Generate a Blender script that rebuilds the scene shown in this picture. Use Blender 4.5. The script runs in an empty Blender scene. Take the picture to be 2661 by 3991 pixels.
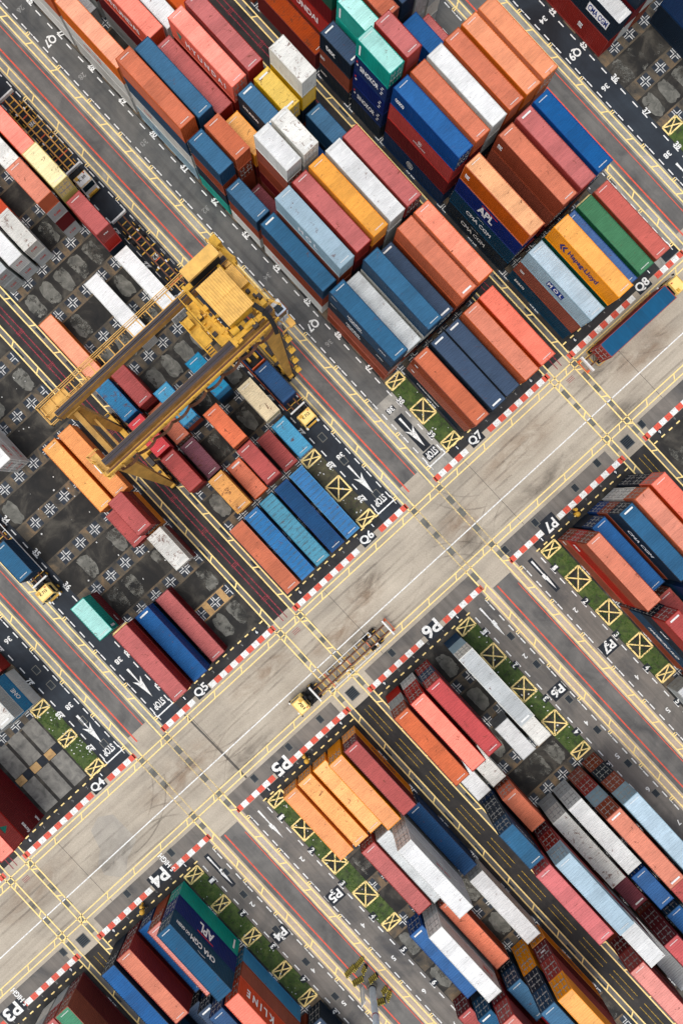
import bpy, math, random
from mathutils import Vector, Matrix
random.seed(7)
S = bpy.context.scene
COL = S.collection
R = math.radians
# ------------------------------------------------------------------ camera, sky, sun, exposure
cam = bpy.data.cameras.new('camera'); co = bpy.data.objects.new('camera', cam); COL.objects.link(co)
co.location = (0, 0, 85.6195); co.rotation_euler = (-0.010003, 0.009075, 0.825537)
cam.sensor_fit = 'AUTO'; cam.sensor_width = 36.0; cam.lens = 20.4754
cam.shift_x = 0.03327; cam.shift_y = -0.0078
cam.clip_start = 1; cam.clip_end = 3000
S.camera = co
W = bpy.data.worlds.new('World'); S.world = W; W.use_nodes = True
nt = W.node_tree; nt.nodes.clear()
sky = nt.nodes.new('ShaderNodeTexSky'); sky.sky_type = 'NISHITA'; sky.sun_disc = False
sky.sun_elevation = R(68); sky.sun_rotation = R(180); sky.air_density = 1.0; sky.dust_density = 2.5; sky.ozone_density = 1.0
bg = nt.nodes.new('ShaderNodeBackground'); bg.inputs['Strength'].default_value = 0.15
wo = nt.nodes.new('ShaderNodeOutputWorld')
ov = nt.nodes.new('ShaderNodeHueSaturation'); ov.inputs['Saturation'].default_value = 0.38
nt.links.new(sky.outputs[0], ov.inputs['Color']); nt.links.new(ov.outputs[0], bg.inputs[0]); nt.links.new(bg.outputs[0], wo.inputs[0])
sl = bpy.data.lights.new('sun', 'SUN'); sl.energy = 1.15; sl.angle = R(38); sl.color = (1.0, 0.94, 0.86)
so = bpy.data.objects.new('sun', sl); COL.objects.link(so)
so.rotation_euler = (Vector((0.25, -1, 0)).normalized() * math.cos(R(68)) + Vector((0, 0, math.sin(R(68))))).to_track_quat('Z', 'Y').to_euler()
vs = S.view_settings; vs.view_transform = 'Standard'; vs.look = 'None'; vs.exposure = 0.36; vs.gamma = 1
# ------------------------------------------------------------------ helpers
class MB:
    def __init__(s): s.v = []; s.f = []; s.m = []
    def face(s, pts, mi=0):
        n = len(s.v); s.v += [tuple(p) for p in pts]; s.f.append(tuple(range(n, n + len(pts)))); s.m.append(mi)
    def box(s, x0, x1, y0, y1, z0, z1, mi=0):
        n = len(s.v)
        s.v += [(x0, y0, z0), (x1, y0, z0), (x1, y1, z0), (x0, y1, z0), (x0, y0, z1), (x1, y0, z1), (x1, y1, z1), (x0, y1, z1)]
        for q in ((0, 3, 2, 1), (4, 5, 6, 7), (0, 1, 5, 4), (1, 2, 6, 5), (2, 3, 7, 6), (3, 0, 4, 7)):
            s.f.append(tuple(n + i for i in q)); s.m.append(mi)
    def rect(s, x0, x1, y0, y1, z, mi=0): s.face([(x0, y0, z), (x1, y0, z), (x1, y1, z), (x0, y1, z)], mi)
    def line(s, a, b, w, z, mi=0):
        a = Vector((a[0], a[1])); b = Vector((b[0], b[1])); d = (b - a).normalized(); n = Vector((-d.y, d.x)) * w / 2
        s.face([(a.x - n.x, a.y - n.y, z), (b.x - n.x, b.y - n.y, z), (b.x + n.x, b.y + n.y, z), (a.x + n.x, a.y + n.y, z)], mi)
    def beam(s, a, b, w, h=None, mi=0, up=(0, 0, 1), w2=None, h2=None):
        a = Vector(a); b = Vector(b); h = h or w; w2 = w2 or w; h2 = h2 or h
        d = (b - a).normalized(); u = Vector(up)
        if abs(d.dot(u)) > 0.98: u = Vector((1, 0, 0))
        sd = d.cross(u).normalized(); uu = sd.cross(d)
        n = len(s.v)
        for p, ww, hh in ((a, w, h), (b, w2, h2)):
            for i, j in ((-1, -1), (1, -1), (1, 1), (-1, 1)):
                s.v.append(tuple(p + sd * ww / 2 * i + uu * hh / 2 * j))
        for q in ((3, 2, 1, 0), (4, 5, 6, 7), (0, 1, 5, 4), (1, 2, 6, 5), (2, 3, 7, 6), (3, 0, 4, 7)):
            s.f.append(tuple(n + i for i in q)); s.m.append(mi)
    def tube(s, a, b, r, r2=None, n=12, mi=0, cap=True):
        a = Vector(a); b = Vector(b); r2 = r if r2 is None else r2; d = (b - a).normalized()
        u = Vector((0, 0, 1)) if abs(d.z) < 0.9 else Vector((1, 0, 0)); sd = d.cross(u).normalized(); uu = sd.cross(d); k = len(s.v)
        for p, rr in ((a, r), (b, r2)):
            for i in range(n):
                t = 2 * math.pi * i / n; s.v.append(tuple(p + (sd * math.cos(t) + uu * math.sin(t)) * rr))
        for i in range(n):
            j = (i + 1) % n; s.f.append((k + i, k + j, k + n + j, k + n + i)); s.m.append(mi)
        if cap: s.f.append(tuple(k + n + i for i in range(n))); s.m.append(mi); s.f.append(tuple(k + n - 1 - i for i in range(n))); s.m.append(mi)
    def put(s, verts, faces, o, dx, dy, mi=0):
        n = len(s.v); o = Vector(o); dx = Vector(dx); dy = Vector(dy)
        for x, y in verts: s.v.append(tuple(o + dx * x + dy * y))
        for f in faces: s.f.append(tuple(n + i for i in f)); s.m.append(mi)
    def mesh(s, name, mats):
        me = bpy.data.meshes.new(name); me.from_pydata(s.v, [], s.f)
        for m in mats: me.materials.append(m)
        if len(mats) > 1: me.polygons.foreach_set('material_index', s.m)
        me.update(); return me
    def build(s, name, mats, parent=None, **tags):
        if not isinstance(mats, (list, tuple)): mats = [mats]
        return link(name, s.mesh(name, mats), parent, **tags)
def link(name, me, parent=None, loc=None, **tags):
    o = bpy.data.objects.new(name, me); COL.objects.link(o)
    if parent is not None: o.parent = parent
    if loc: o.location = loc
    for k, v in tags.items():
        if v: o[k] = v
    return o
def thing(name, label, cat, loc=(0, 0, 0), rz=0, group=None):
    o = bpy.data.objects.new(name, None); COL.objects.link(o); o.location = loc; o.rotation_euler = (0, 0, rz)
    o['label'] = label; o['category'] = cat
    if group: o['group'] = group
    return o
_T = {}
def glyphs(txt, bold=0.03):
    if txt in _T: return _T[txt]
    c = bpy.data.curves.new('t', 'FONT'); c.body = txt; c.size = 1; c.offset = bold; c.resolution_u = 3
    o = bpy.data.objects.new('t', c); COL.objects.link(o); bpy.context.view_layer.update()
    dg = bpy.context.evaluated_depsgraph_get(); me = bpy.data.meshes.new_from_object(o.evaluated_get(dg))
    V = [(v.co.x, v.co.y) for v in me.vertices]; F = [tuple(p.vertices) for p in me.polygons]
    bpy.data.objects.remove(o); bpy.data.curves.remove(c); bpy.data.meshes.remove(me)
    x0 = min(v[0] for v in V); x1 = max(v[0] for v in V); y0 = min(v[1] for v in V); y1 = max(v[1] for v in V)
    V = [((x - (x0 + x1) / 2) / (x1 - x0), (y - (y0 + y1) / 2) / (y1 - y0)) for x, y in V]     # normalised to 1x1, centred
    _T[txt] = (V, F, (x1 - x0) / (y1 - y0)); return _T[txt]
def text(mb, txt, c, dx, dy, h, w=None, mi=0):
    V, F, asp = glyphs(txt); w = w or h * asp
    mb.put(V, F, c, Vector(dx) * w, Vector(dy) * h, mi)
# ------------------------------------------------------------------ materials
def lin(c): return tuple((x / 255) ** 2.2 for x in c) + (1,)
def nodes(name):
    m = bpy.data.materials.new(name); m.use_nodes = True; t = m.node_tree; b = t.nodes['Principled BSDF']; return m, t, b
def noise(t, scale, vec=None, detail=4, rough=0.6, dist=0):
    n = t.nodes.new('ShaderNodeTexNoise'); n.inputs['Scale'].default_value = scale; n.inputs['Detail'].default_value = detail
    n.inputs['Roughness'].default_value = rough; n.inputs['Distortion'].default_value = dist
    if vec: t.links.new(vec, n.inputs['Vector'])
    return n.outputs[0]
def ramp(t, fac, stops):
    r = t.nodes.new('ShaderNodeValToRGB'); t.links.new(fac, r.inputs[0]); e = r.color_ramp.elements
    e[0].position, e[0].color = stops[0][0], stops[0][1]; e[1].position, e[1].color = stops[-1][0], stops[-1][1]
    for p, c in stops[1:-1]: x = e.new(p); x.color = c
    return r.outputs[0]
def mix(t, fac, a, b, mode='MIX'):
    n = t.nodes.new('ShaderNodeMix'); n.data_type = 'RGBA'; n.blend_type = mode
    for i, v in ((0, fac), (6, a), (7, b)):
        if isinstance(v, (int, float, tuple)): n.inputs[i].default_value = v
        else: t.links.new(v, n.inputs[i])
    return n.outputs[2]
def g(v): return (v, v, v, 1)
def gpos(t, sc=(1, 1, 1)):
    c = t.nodes.new('ShaderNodeNewGeometry'); m = t.nodes.new('ShaderNodeMapping'); m.inputs['Scale'].default_value = sc
    t.links.new(c.outputs['Position'], m.inputs[0]); return m.outputs[0]
def surf(name, base, dark, light=None, scale=0.25, fine=6, rough=0.85, streak=None, amt=0.5, spots=0):
    m, t, b = nodes(name); p = gpos(t); light = light or base
    col = ramp(t, noise(t, scale, p, 6, 0.62, 0.6), [(0.3, lin(dark)), (0.5, lin(base)), (0.72, lin(light))])
    col = mix(t, 0.55, col, ramp(t, noise(t, fine, p, 5, 0.75), [(0.25, g(0.55)), (0.75, g(1.35))]), 'MULTIPLY')
    if streak:
        q = gpos(t, streak); col = mix(t, amt, col, ramp(t, noise(t, 1.0, q, 5, 0.65, 0.4), [(0.32, g(0.62)), (0.6, g(1.08))]), 'MULTIPLY')
    if spots:
        col = mix(t, ramp(t, noise(t, 0.9, p, 3, 0.5, 0.3), [(0.62, g(0)), (0.70, g(spots))]), col, lin(dark))
    t.links.new(col, b.inputs['Base Color']); b.inputs['Roughness'].default_value = rough
    bu = t.nodes.new('ShaderNodeBump'); bu.inputs['Strength'].default_value = 0.25; bu.inputs['Distance'].default_value = 0.02
    t.links.new(noise(t, 9, p, 4, 0.7), bu.inputs['Height']); t.links.new(bu.outputs[0], b.inputs['Normal'])
    return m
def paint(name, c, wear=0.45, under=0.5):
    """road paint: chips off in patches, showing what it lies on"""
    m, t, b = nodes(name); p = gpos(t); b.inputs['Roughness'].default_value = 0.7
    cc = mix(t, 0.5, lin(c), ramp(t, noise(t, 2.5, p, 5, 0.7), [(0.3, g(0.7)), (0.7, g(1.15))]), 'MULTIPLY')
    t.links.new(cc, b.inputs['Base Color'])
    tr = t.nodes.new('ShaderNodeBsdfTransparent'); mx = t.nodes.new('ShaderNodeMixShader')
    a = noise(t, 3.2, p, 8, 0.8)
    r = ramp(t, a, [(0.60 - wear * 0.5, g(1)), (0.66 - wear * 0.3, g(1 - under))])
    t.links.new(r, mx.inputs[0]); t.links.new(tr.outputs[0], mx.inputs[1]); t.links.new(b.outputs[0], mx.inputs[2])
    t.links.new(mx.outputs[0], t.nodes['Material Output'].inputs[0]); return m
def plain(name, c, rough=0.6, metal=0, vary=0.25, sc=3, spec=None):
    m, t, b = nodes(name); tc = t.nodes.new('ShaderNodeTexCoord')
    col = mix(t, vary, lin(c), ramp(t, noise(t, sc, tc.outputs['Object'], 5, 0.7), [(0.3, g(0.45)), (0.7, g(1.3))]), 'MULTIPLY')
    t.links.new(col, b.inputs['Base Color']); b.inputs['Roughness'].default_value = rough; b.inputs['Metallic'].default_value = metal
    return m
def boxpaint(name, c, roof, dirt, rust=(96, 52, 34), spot=False):
    m, t, b = nodes(name); tc = t.nodes.new('ShaderNodeTexCoord'); oi = t.nodes.new('ShaderNodeObjectInfo')
    ad = t.nodes.new('ShaderNodeVectorMath'); ad.operation = 'ADD'; cx = t.nodes.new('ShaderNodeCombineXYZ')
    ml = t.nodes.new('ShaderNodeMath'); ml.operation = 'MULTIPLY'; ml.inputs[1].default_value = 61.0
    t.links.new(oi.outputs['Random'], ml.inputs[0]); t.links.new(ml.outputs[0], cx.inputs[0]); t.links.new(ml.outputs[0], cx.inputs[2])
    t.links.new(tc.outputs['Object'], ad.inputs[0]); t.links.new(cx.outputs[0], ad.inputs[1]); v = ad.outputs[0]
    hs = t.nodes.new('ShaderNodeHueSaturation'); hs.inputs['Color'].default_value = lin(c)
    mr = t.nodes.new('ShaderNodeMapRange'); mr.inputs[3].default_value = 0.82; mr.inputs[4].default_value = 1.12
    t.links.new(oi.outputs['Random'], mr.inputs[0]); t.links.new(mr.outputs[0], hs.inputs['Value'])
    mr2 = t.nodes.new('ShaderNodeMapRange'); mr2.inputs[3].default_value = 1.08; mr2.inputs[4].default_value = 0.9
    t.links.new(oi.outputs['Random'], mr2.inputs[0]); t.links.new(mr2.outputs[0], hs.inputs['Saturation'])
    col = hs.outputs[0]
    sx = t.nodes.new('ShaderNodeSeparateXYZ'); t.links.new(v, sx.inputs[0]); fl = t.nodes.new('ShaderNodeMath'); fl.operation = 'SNAP'; fl.inputs[1].default_value = 1.5 if roof else 2.3
    t.links.new(sx.outputs[0], fl.inputs[0]); wn = t.nodes.new('ShaderNodeTexWhiteNoise'); wn.noise_dimensions = '1D'; t.links.new(fl.outputs[0], wn.inputs['W'])
    col = mix(t, 0.8 if roof else .5, col, ramp(t, wn.outputs[0], [(.1, g(.86)), (.35, g(1.0)), (.9, g(1.04))]), 'MULTIPLY')
    col = mix(t, 0.45, col, ramp(t, noise(t, 0.35, v, 5, 0.65, 0.5), [(0.32, g(0.72)), (0.66, g(1.12))]), 'MULTIPLY')
    mp = t.nodes.new('ShaderNodeMapping'); mp.inputs['Scale'].default_value = (3.0, 0.5, 0.5) if roof else (5.0, 1, 0.35)
    t.links.new(v, mp.inputs[0])
    col = mix(t, 0.35 if roof else 0.25, col, ramp(t, noise(t, 1.2, mp.outputs[0], 5, 0.7), [(0.35, g(0.6)), (0.62, g(1.06))]), 'MULTIPLY')
    rs = ramp(t, noise(t, 1.1 if roof else 2.2, v, 7, 0.75, 0.8), [(0.665 - dirt * 0.14, g(0)), (0.71 - dirt * 0.10, g(0.85 if roof else .6))])
    col = mix(t, rs, col, lin(rust))
    if spot:
        wv = t.nodes.new('ShaderNodeTexWave'); wv.inputs['Scale'].default_value = 0.42; wv.inputs['Distortion'].default_value = 1.5
        t.links.new(tc.outputs['Object'], wv.inputs['Vector'])
        sp = ramp(t, mix(t, 0.6, wv.outputs[0], noise(t, 1.9, v, 3, 0.6)), [(0.60, g(0)), (0.72, g(0.55))])
        col = mix(t, sp, col, lin((70, 85, 90)))
    t.links.new(col, b.inputs['Base Color']); b.inputs['Roughness'].default_value = 0.62
    b.inputs['Specular IOR Level'].default_value = 0.3
    return m
M = {}
M['conc'] = surf('road_concrete', (177, 166, 149), (152, 143, 129), (190, 179, 161), 0.09, 5, streak=(0.9, 0.05, 1), amt=0.4, spots=0.12)
M['conc2'] = surf('strip_concrete', (152, 149, 141), (118, 116, 112), (178, 172, 160), 0.3, 5, streak=(0.1, 1.2, 1), amt=0.5)
M['concpink'] = surf('kerbside_concrete', (184, 166, 148), (150, 140, 130), (200, 182, 165), 0.3, 5, streak=(0.1, 1.2, 1), amt=0.4)
M['asph'] = surf('asphalt', (104, 102, 99), (84, 83, 82), (120, 117, 112), 0.3, 11, streak=(0.05, 1.1, 1), amt=0.5)
M['asphP'] = surf('worn_asphalt', (112, 107, 101), (80, 79, 79), (132, 124, 115), 0.16, 9, streak=(0.04, 0.9, 1), amt=0.75)
M['asphQ7'] = surf('lane_asphalt', (92, 92, 90), (66, 68, 70), (108, 106, 102), 0.18, 10, streak=(0.03, 0.75, 1), amt=0.95)
M['fresh'] = surf('fresh_asphalt', (42, 48, 56), (28, 30, 36), (54, 62, 70), 0.13, 9, streak=(0.05, 0.9, 1), amt=0.5)
M['black'] = surf('black_asphalt', (46, 45, 46), (30, 30, 33), (60, 58, 56), 0.35, 8)
M['rail'] = surf('trench_asphalt', (48, 46, 45), (32, 31, 33), (66, 62, 58), 0.3, 8, streak=(0.05, 1.2, 1), amt=0.5)
M['soil'] = surf('yard_soil', (42, 40, 37), (24, 25, 26), (84, 80, 72), 0.3, 6, streak=(.25, .06, 1), amt=.5)
M['gravel'] = surf('gravel', (118, 117, 112), (84, 84, 82), (142, 140, 134), 1.0, 16)
M['tan'] = surf('tan_slab', (182, 146, 98), (140, 112, 78), (200, 164, 112), .8, 7); M['gravel4'] = surf('gravel_bed', (118, 116, 110), (84, 83, 80), (142, 139, 131), .7, 14)
def broken(name, m0, lo, hi, sc=.9):
    m = M[m0].copy() if 0 else surf(name, *m0); t = m.node_tree; b = t.nodes['Principled BSDF']; p = gpos(t)
    tr = t.nodes.new('ShaderNodeBsdfTransparent'); mx = t.nodes.new('ShaderNodeMixShader')
    big = noise(t, .09, p, 2, .5); fi = noise(t, sc, p, 7, .72, .4)
    md = t.nodes.new('ShaderNodeMath'); md.operation = 'ADD'; t.links.new(big, md.inputs[0]); t.links.new(fi, md.inputs[1])
    r = ramp(t, md.outputs[0], [(lo, g(0)), (hi, g(.92))]); t.links.new(r, mx.inputs[0]); t.links.new(tr.outputs[0], mx.inputs[1]); t.links.new(b.outputs[0], mx.inputs[2])
    t.links.new(mx.outputs[0], t.nodes['Material Output'].inputs[0]); return m
M['gravel'] = broken('gravel', ((106, 105, 98), (72, 72, 68), (134, 132, 124), .8, 16), .86, 1.06, .6)
M['slab'] = surf('pad_slab', (88, 80, 68), (46, 46, 46), (132, 108, 80), 0.4, 6)
M['navy'] = surf('pad_paint_dark', (42, 50, 60), (26, 30, 36), (62, 68, 74), 0.5, 7)
M['patch'] = surf('asphalt_patch', (106, 106, 100), (86, 86, 84), (124, 122, 114), 0.6, 9)
M['soot'] = surf('black_box_paint', (30, 36, 44), (22, 26, 32), (42, 48, 56), 0.8, 7)
M['grass'] = surf('grass_ground', (66, 84, 40), (46, 50, 34), (92, 104, 52), 0.9, 12)
M['moss'] = surf('mossy_dirt', (74, 70, 54), (46, 45, 40), (96, 92, 66), 0.8, 10)
M['blade'] = plain('grass_blade', (72, 108, 38), 0.8, vary=0.6, sc=0.7)
M['white'] = paint('paint_white', (238, 238, 234), 0.22, 0.4); M['kwhite'] = paint('kerb_white', (228, 226, 222), 0.2, 0.3)
M['whitef'] = paint('paint_white_faded', (205, 205, 200), 0.62, 0.75)
M['yel'] = paint('paint_yellow', (255, 224, 146), 0.16, 0.35)
M['yelf'] = paint('paint_yellow_faded', (244, 216, 150), 0.45, 0.6)
M['yeld'] = paint('paint_yellow_strong', (226, 186, 62), 0.45, 0.6)
M['red'] = paint('paint_red', (226, 92, 70), 0.18, 0.3)
M['wmark'] = paint('slot_mark_white', (232, 232, 228), 0.34, 0.6); M['redk'] = paint('paint_red_kerb', (220, 88, 68), 0.2, 0.35)
M['redl'] = paint('paint_dark_red', (156, 54, 66), 0.35, 0.4)
M['patchw'] = paint('lime_stain', (222, 216, 212), 0.75, 0.7)
M['joint'] = plain('joint_tar', (92, 88, 82), 0.9)
M['grate'] = plain('drain_iron', (48, 58, 66), 0.6, 0.3)
M['graterim'] = plain('drain_rim', (120, 116, 106), 0.9)
M['cy'] = plain('crane_yellow', (222, 172, 88), 0.6, vary=0.5, sc=.9)
M['cyb'] = plain('crane_bright_yellow', (212, 162, 52), 0.55, vary=0.55, sc=1.5); M['cgir'] = plain('girder_ochre', (178, 134, 62), 0.65, vary=0.7, sc=.7)
M['ctan'] = plain('crane_ochre', (176, 138, 72), 0.6, vary=0.45, sc=1)
M['cgrey'] = plain('girder_deck_grey', (78, 68, 72), 0.7, vary=0.5, sc=2)
M['rustb'] = plain('rusty_steel', (110, 74, 54), 0.8, vary=0.6, sc=2)
M['blk'] = plain('black_rubber', (26, 26, 28), 0.8)
M['dks'] = plain('dark_steel', (54, 48, 46), 0.6, vary=0.6)
M['wht'] = plain('white_metal', (224, 224, 220), 0.5, vary=0.3)
M['glass'] = plain('dark_glass', (30, 44, 52), 0.12)
M['cabw'] = plain('cab_panel', (196, 210, 226), 0.4, vary=0.2)
M['cabr'] = plain('truck_cream', (248, 216, 130), 0.5, vary=0.25, sc=2)
M['org'] = plain('orange_paint', (216, 96, 48), 0.6, vary=0.4)
M['galv'] = plain('galvanised_steel', (200, 212, 220), 0.6, 0.0, vary=0.4, sc=1.2)
M['mar'] = plain('maroon_panel', (140, 28, 44), 0.5)
M['gapshade'] = plain('gap_shade_black', (16, 16, 18), 0.9)  # flat black, the shade of gaps and slots put into the colour
M['bark'] = plain('litter_white', (215, 215, 210), 0.8)
# ------------------------------------------------------------------ yard layout (metres; x = along the stacks, y = across them)
CEN = {'3': (-96.85, 1), '4': (-42.35, -1), '5': (-42.35, 1), '6': (12.15, -1), '7': (12.15, 1), '8': (66.65, -1), '9': (66.65, 1), '2': (-96.85, -1)}
PITCH = 6.65; QB = 8.2; PB = 28.2
def rowv(b, r): c, s = CEN[b]; return c + s * (8.4 + 2.9 * (r - 1))
LANES = [-96.85, -42.35, 12.15, 66.65, 121.15]
RAILS = [-69.6, -15.05, 39.4, 93.9]
UMIN, UMAX = -130, 130
def sheet(name, rects, m, z):
    mb = MB()
    for r_ in rects: mb.rect(*r_, z)
    return mb.build(name, m, kind='structure')
mb = MB(); mb.rect(-900, 900, -900, 900, 0); mb.build('ground', M['conc'], kind='structure')
# block floors
soil = []; dark = []
for b in CEN:
    c, s = CEN[b]; a, e = sorted((c + s * 6.9, c + s * 24.6))
    soil.append((UMIN, 8.2, a, e)); soil.append((28.0, UMAX, a, e)); dark.append((8.2, 9.7, a, e)); dark.append((26.9, 28.0, a, e))
sheet('yard_floor', soil, M['soil'], 0.004)
sheet('block_edge_pavement', dark, M['black'], 0.004)
# centre strips between lanes, crane runway strips, truck lanes
A = []; B1 = []; B2 = []
for c in LANES:
    A += [(UMIN, 7.6, c - 1.75, c + 1.7), (27.6, UMAX, c - 1.7, c + 1.75)]
    for s in (-1, 1):
        a, e = sorted((c + s * 1.75, c + s * 3.35)); B1.append((UMIN, 9.7, a, e)); B2.append((26.9, UMAX, a, e))
sheet('centre_strip', A, M['asph'], 0.006)
sheet('runway_strip', B1, M['conc2'], 0.005)
sheet('runway_strip', B2, M['concpink'], 0.005)
LM = {'2': 'fresh', '3': 'fresh', '4': 'fresh', '5': 'fresh', '6': 'fresh', '7': 'asphQ7', '8': 'asphQ7', '9': 'fresh'}
for b in CEN:
    c, s = CEN[b]; a, e = sorted((c + s * 3.35, c + s * 6.9))
    if b in '78':
        sheet('truck_lane', [(UMIN, -3.6, a, e)], M[LM[b]], 0.006); sheet('truck_lane', [(-3.6, 9.7, a, e)], M['conc2'], 0.006)
    else: sheet('truck_lane', [(UMIN, 9.7, a, e)], M[LM[b]], 0.006)
    sheet('truck_lane', [(26.9, UMAX, a, e)], M['asphP'], 0.006)
for q in RAILS:
    sheet('crane_trench', [(UMIN, 9.4, q - 3.1, q + 3.1), (27.0, UMAX, q - 3.1, q + 3.1)], M['rail'], 0.005)
    sheet('runway_strip', [(UMIN, 9.7, q + s * 2.35 - .42, q + s * 1.55 + .42) if s > 0 and 0 else (UMIN, 9.7, min(q + s * 1.6, q + s * 2.4), max(q + s * 1.6, q + s * 2.4)) for s in (-1, 1)] +
          [(26.9, UMAX, min(q + s * 1.6, q + s * 2.4), max(q + s * 1.6, q + s * 2.4)) for s in (-1, 1)], M['asph'], 0.008)
# grey apron in front of the P blocks
ap = []
for i, c in enumerate(LANES[:-1]):
    q = RAILS[i]; ap += [(23.85, 26.0, c + 3.1, q - 3.4), (23.85, 26.0, q + 3.4, LANES[i + 1] - 3.1)]
sheet('apron', ap, M['asphP'], 0.006)
sheet('apron', [(8.3, 9.6, 60.2, 66.0)], M['conc2'], 0.009)
sheet('apron', [(7.9, 9.6, 61.0, 63.6)], M['soot'], 0.012)
# road joints, patches
mb = MB()
for v in (-62.5, -35.2, -8.0, 20.0, 47.3, 74.5): mb.line((10.7, v), (23.8, v + 0.1), 0.07, 0.004)
mb.line((10.7, -35.6), (23.8, -35.2), 0.3, 0.0045)
mb.build('road_joints', M['joint'], kind='structure')
pt = MB()
for c in LANES + RAILS:
    for s in (-1, 1):
        for u in (11.5, 13.9, 16.3, 19.4, 22.7, 24.6):
            if random.random() < 0.92:
                w = random.choice((0.42, 0.45, 0.6)); l = random.uniform(0.45, 0.8); d = (2.5 if c in LANES else 2.0)
                pt.rect(u - l, u + l, c + s * d - w, c + s * d + w, 0.008)
pt.build('road_patches', M['patch'], kind='structure')
mb = MB()
for c, q in ((-54, 13), (-33.8, 12), (-56.5, 21)): pass
pts = [(17.0, -58.5), (14.0, -57.6), (13.2, -55.4), (14.4, -53.5), (19.5, -53.4), (20.6, -56.2), (22.6, -58.6), (20.2, -60.6), (18.4, -60.2)]
mb.face([(a, b_, 0.006) for a, b_ in pts]); mb.build('road_repair', surf('repair_concrete', (168, 161, 149), (146, 140, 131), (184, 176, 162), 0.2, 7), kind='structure')
def smudge(name, c, k):
    m, t, b = nodes(name); b.inputs['Base Color'].default_value = lin(c); b.inputs['Roughness'].default_value = .8; tc = t.nodes.new('ShaderNodeTexCoord')
    gr_ = t.nodes.new('ShaderNodeTexGradient'); gr_.gradient_type = 'SPHERICAL'; mp = t.nodes.new('ShaderNodeMapping'); mp.inputs['Location'].default_value = (-1, -1, 0); mp.inputs['Scale'].default_value = (2, 2, 0)
    t.links.new(tc.outputs['Generated'], mp.inputs[0]); t.links.new(mp.outputs[0], gr_.inputs[0])
    ml = t.nodes.new('ShaderNodeMath'); ml.operation = 'MULTIPLY'; t.links.new(gr_.outputs[1], ml.inputs[0]); t.links.new(ramp(t, noise(t, .55, gpos(t, (1, .45, 1)), 7, .7, .8), [(.38, g(0)), (.66, g(k))]), ml.inputs[1])
    tr = t.nodes.new('ShaderNodeBsdfTransparent'); mx = t.nodes.new('ShaderNodeMixShader'); t.links.new(ml.outputs[0], mx.inputs[0]); t.links.new(tr.outputs[0], mx.inputs[1]); t.links.new(b.outputs[0], mx.inputs[2])
    t.links.new(mx.outputs[0], t.nodes['Material Output'].inputs[0]); return m
M['smg'] = smudge('oil_and_rubber', (78, 70, 62), .5); M['smr'] = smudge('rust_wash', (150, 122, 96), .6)
for i, (u, v, a, b_, k_) in enumerate(((20.5, 12.5, 2.6, 4.5, 'smg'), (17.5, 13, 3, 5, 'smr'), (19.5, -9.5, 1.6, 6.5, 'smg'), (17.2, -11, 2.2, 7, 'smr'), (15.5, -3.8, 3, 4, 'smr'), (14.2, -2.6, 2.0, 4, 'smg'), (20.3, -17, 1.5, 6, 'smg'), (14.5, 43, 2.5, 6, 'smg'), (17, 50, 2.5, 7, 'smr'), (15, 27, 3, 9, 'smr'), (21, 27, 2, 9, 'smg'),
        (17, -42, 3.5, 9, 'smr'), (19, -58, 3, 6, 'smg'), (15, -70, 3, 9, 'smr'), (21.5, -32, 1.6, 8, 'smg'), (14, -22, 2.5, 8, 'smr'), (21.5, 42, 1.5, 5, 'smg'))):
    mb = MB(); mb.rect(u - a, u + a, v - b_, v + b_, .0065 + i * .0004); mb.build('tyre_stain', M[k_], kind='structure')
tk = MB()
def track(pts, w=.22):
    for i in range(len(pts) - 1): tk.line(pts[i], pts[i + 1], w, .0135)
for (cx_, cy_, r_, a0, a1) in ((10, -2, 9.5, -10, 60), (8.5, 22.5, 8.8, -70, 5), (28, 4, 9.6, 120, 190), (27, 22, 8.0, 170, 240), (9, -54, 10, -5, 60), (27, -31, 8.5, 165, 235), (9.5, -32, 9.0, -65, 0), (8, 56.5, 9.4, -65, -10), (27.6, -52, 8.7, 130, 180)):
    for dr_ in (0, 1.9):
        track([(cx_ + (r_ + dr_) * math.cos(R(a)), cy_ + (r_ + dr_) * math.sin(R(a))) for a in range(a0, a1, 4)])
for u_ in (13.2, 15.1, 16.4, 20.0, 21.9): track([(u_ + .25 * math.sin(v_ * .05 + u_), v_) for v_ in range(-100, 100, 4)], .3)
def tracks(name, c, k):
    m, t, b = nodes(name); b.inputs['Base Color'].default_value = lin(c); b.inputs['Roughness'].default_value = .8
    tr = t.nodes.new('ShaderNodeBsdfTransparent'); mx = t.nodes.new('ShaderNodeMixShader'); t.links.new(ramp(t, noise(t, .12, gpos(t), 6, .7, .5), [(.42, g(0)), (.7, g(k))]), mx.inputs[0])
    t.links.new(tr.outputs[0], mx.inputs[1]); t.links.new(b.outputs[0], mx.inputs[2]); t.links.new(mx.outputs[0], t.nodes['Material Output'].inputs[0]); return m
tk.build('tyre_tracks', tracks('tyre_rubber', (96, 88, 78), .32), kind='structure')
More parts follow.
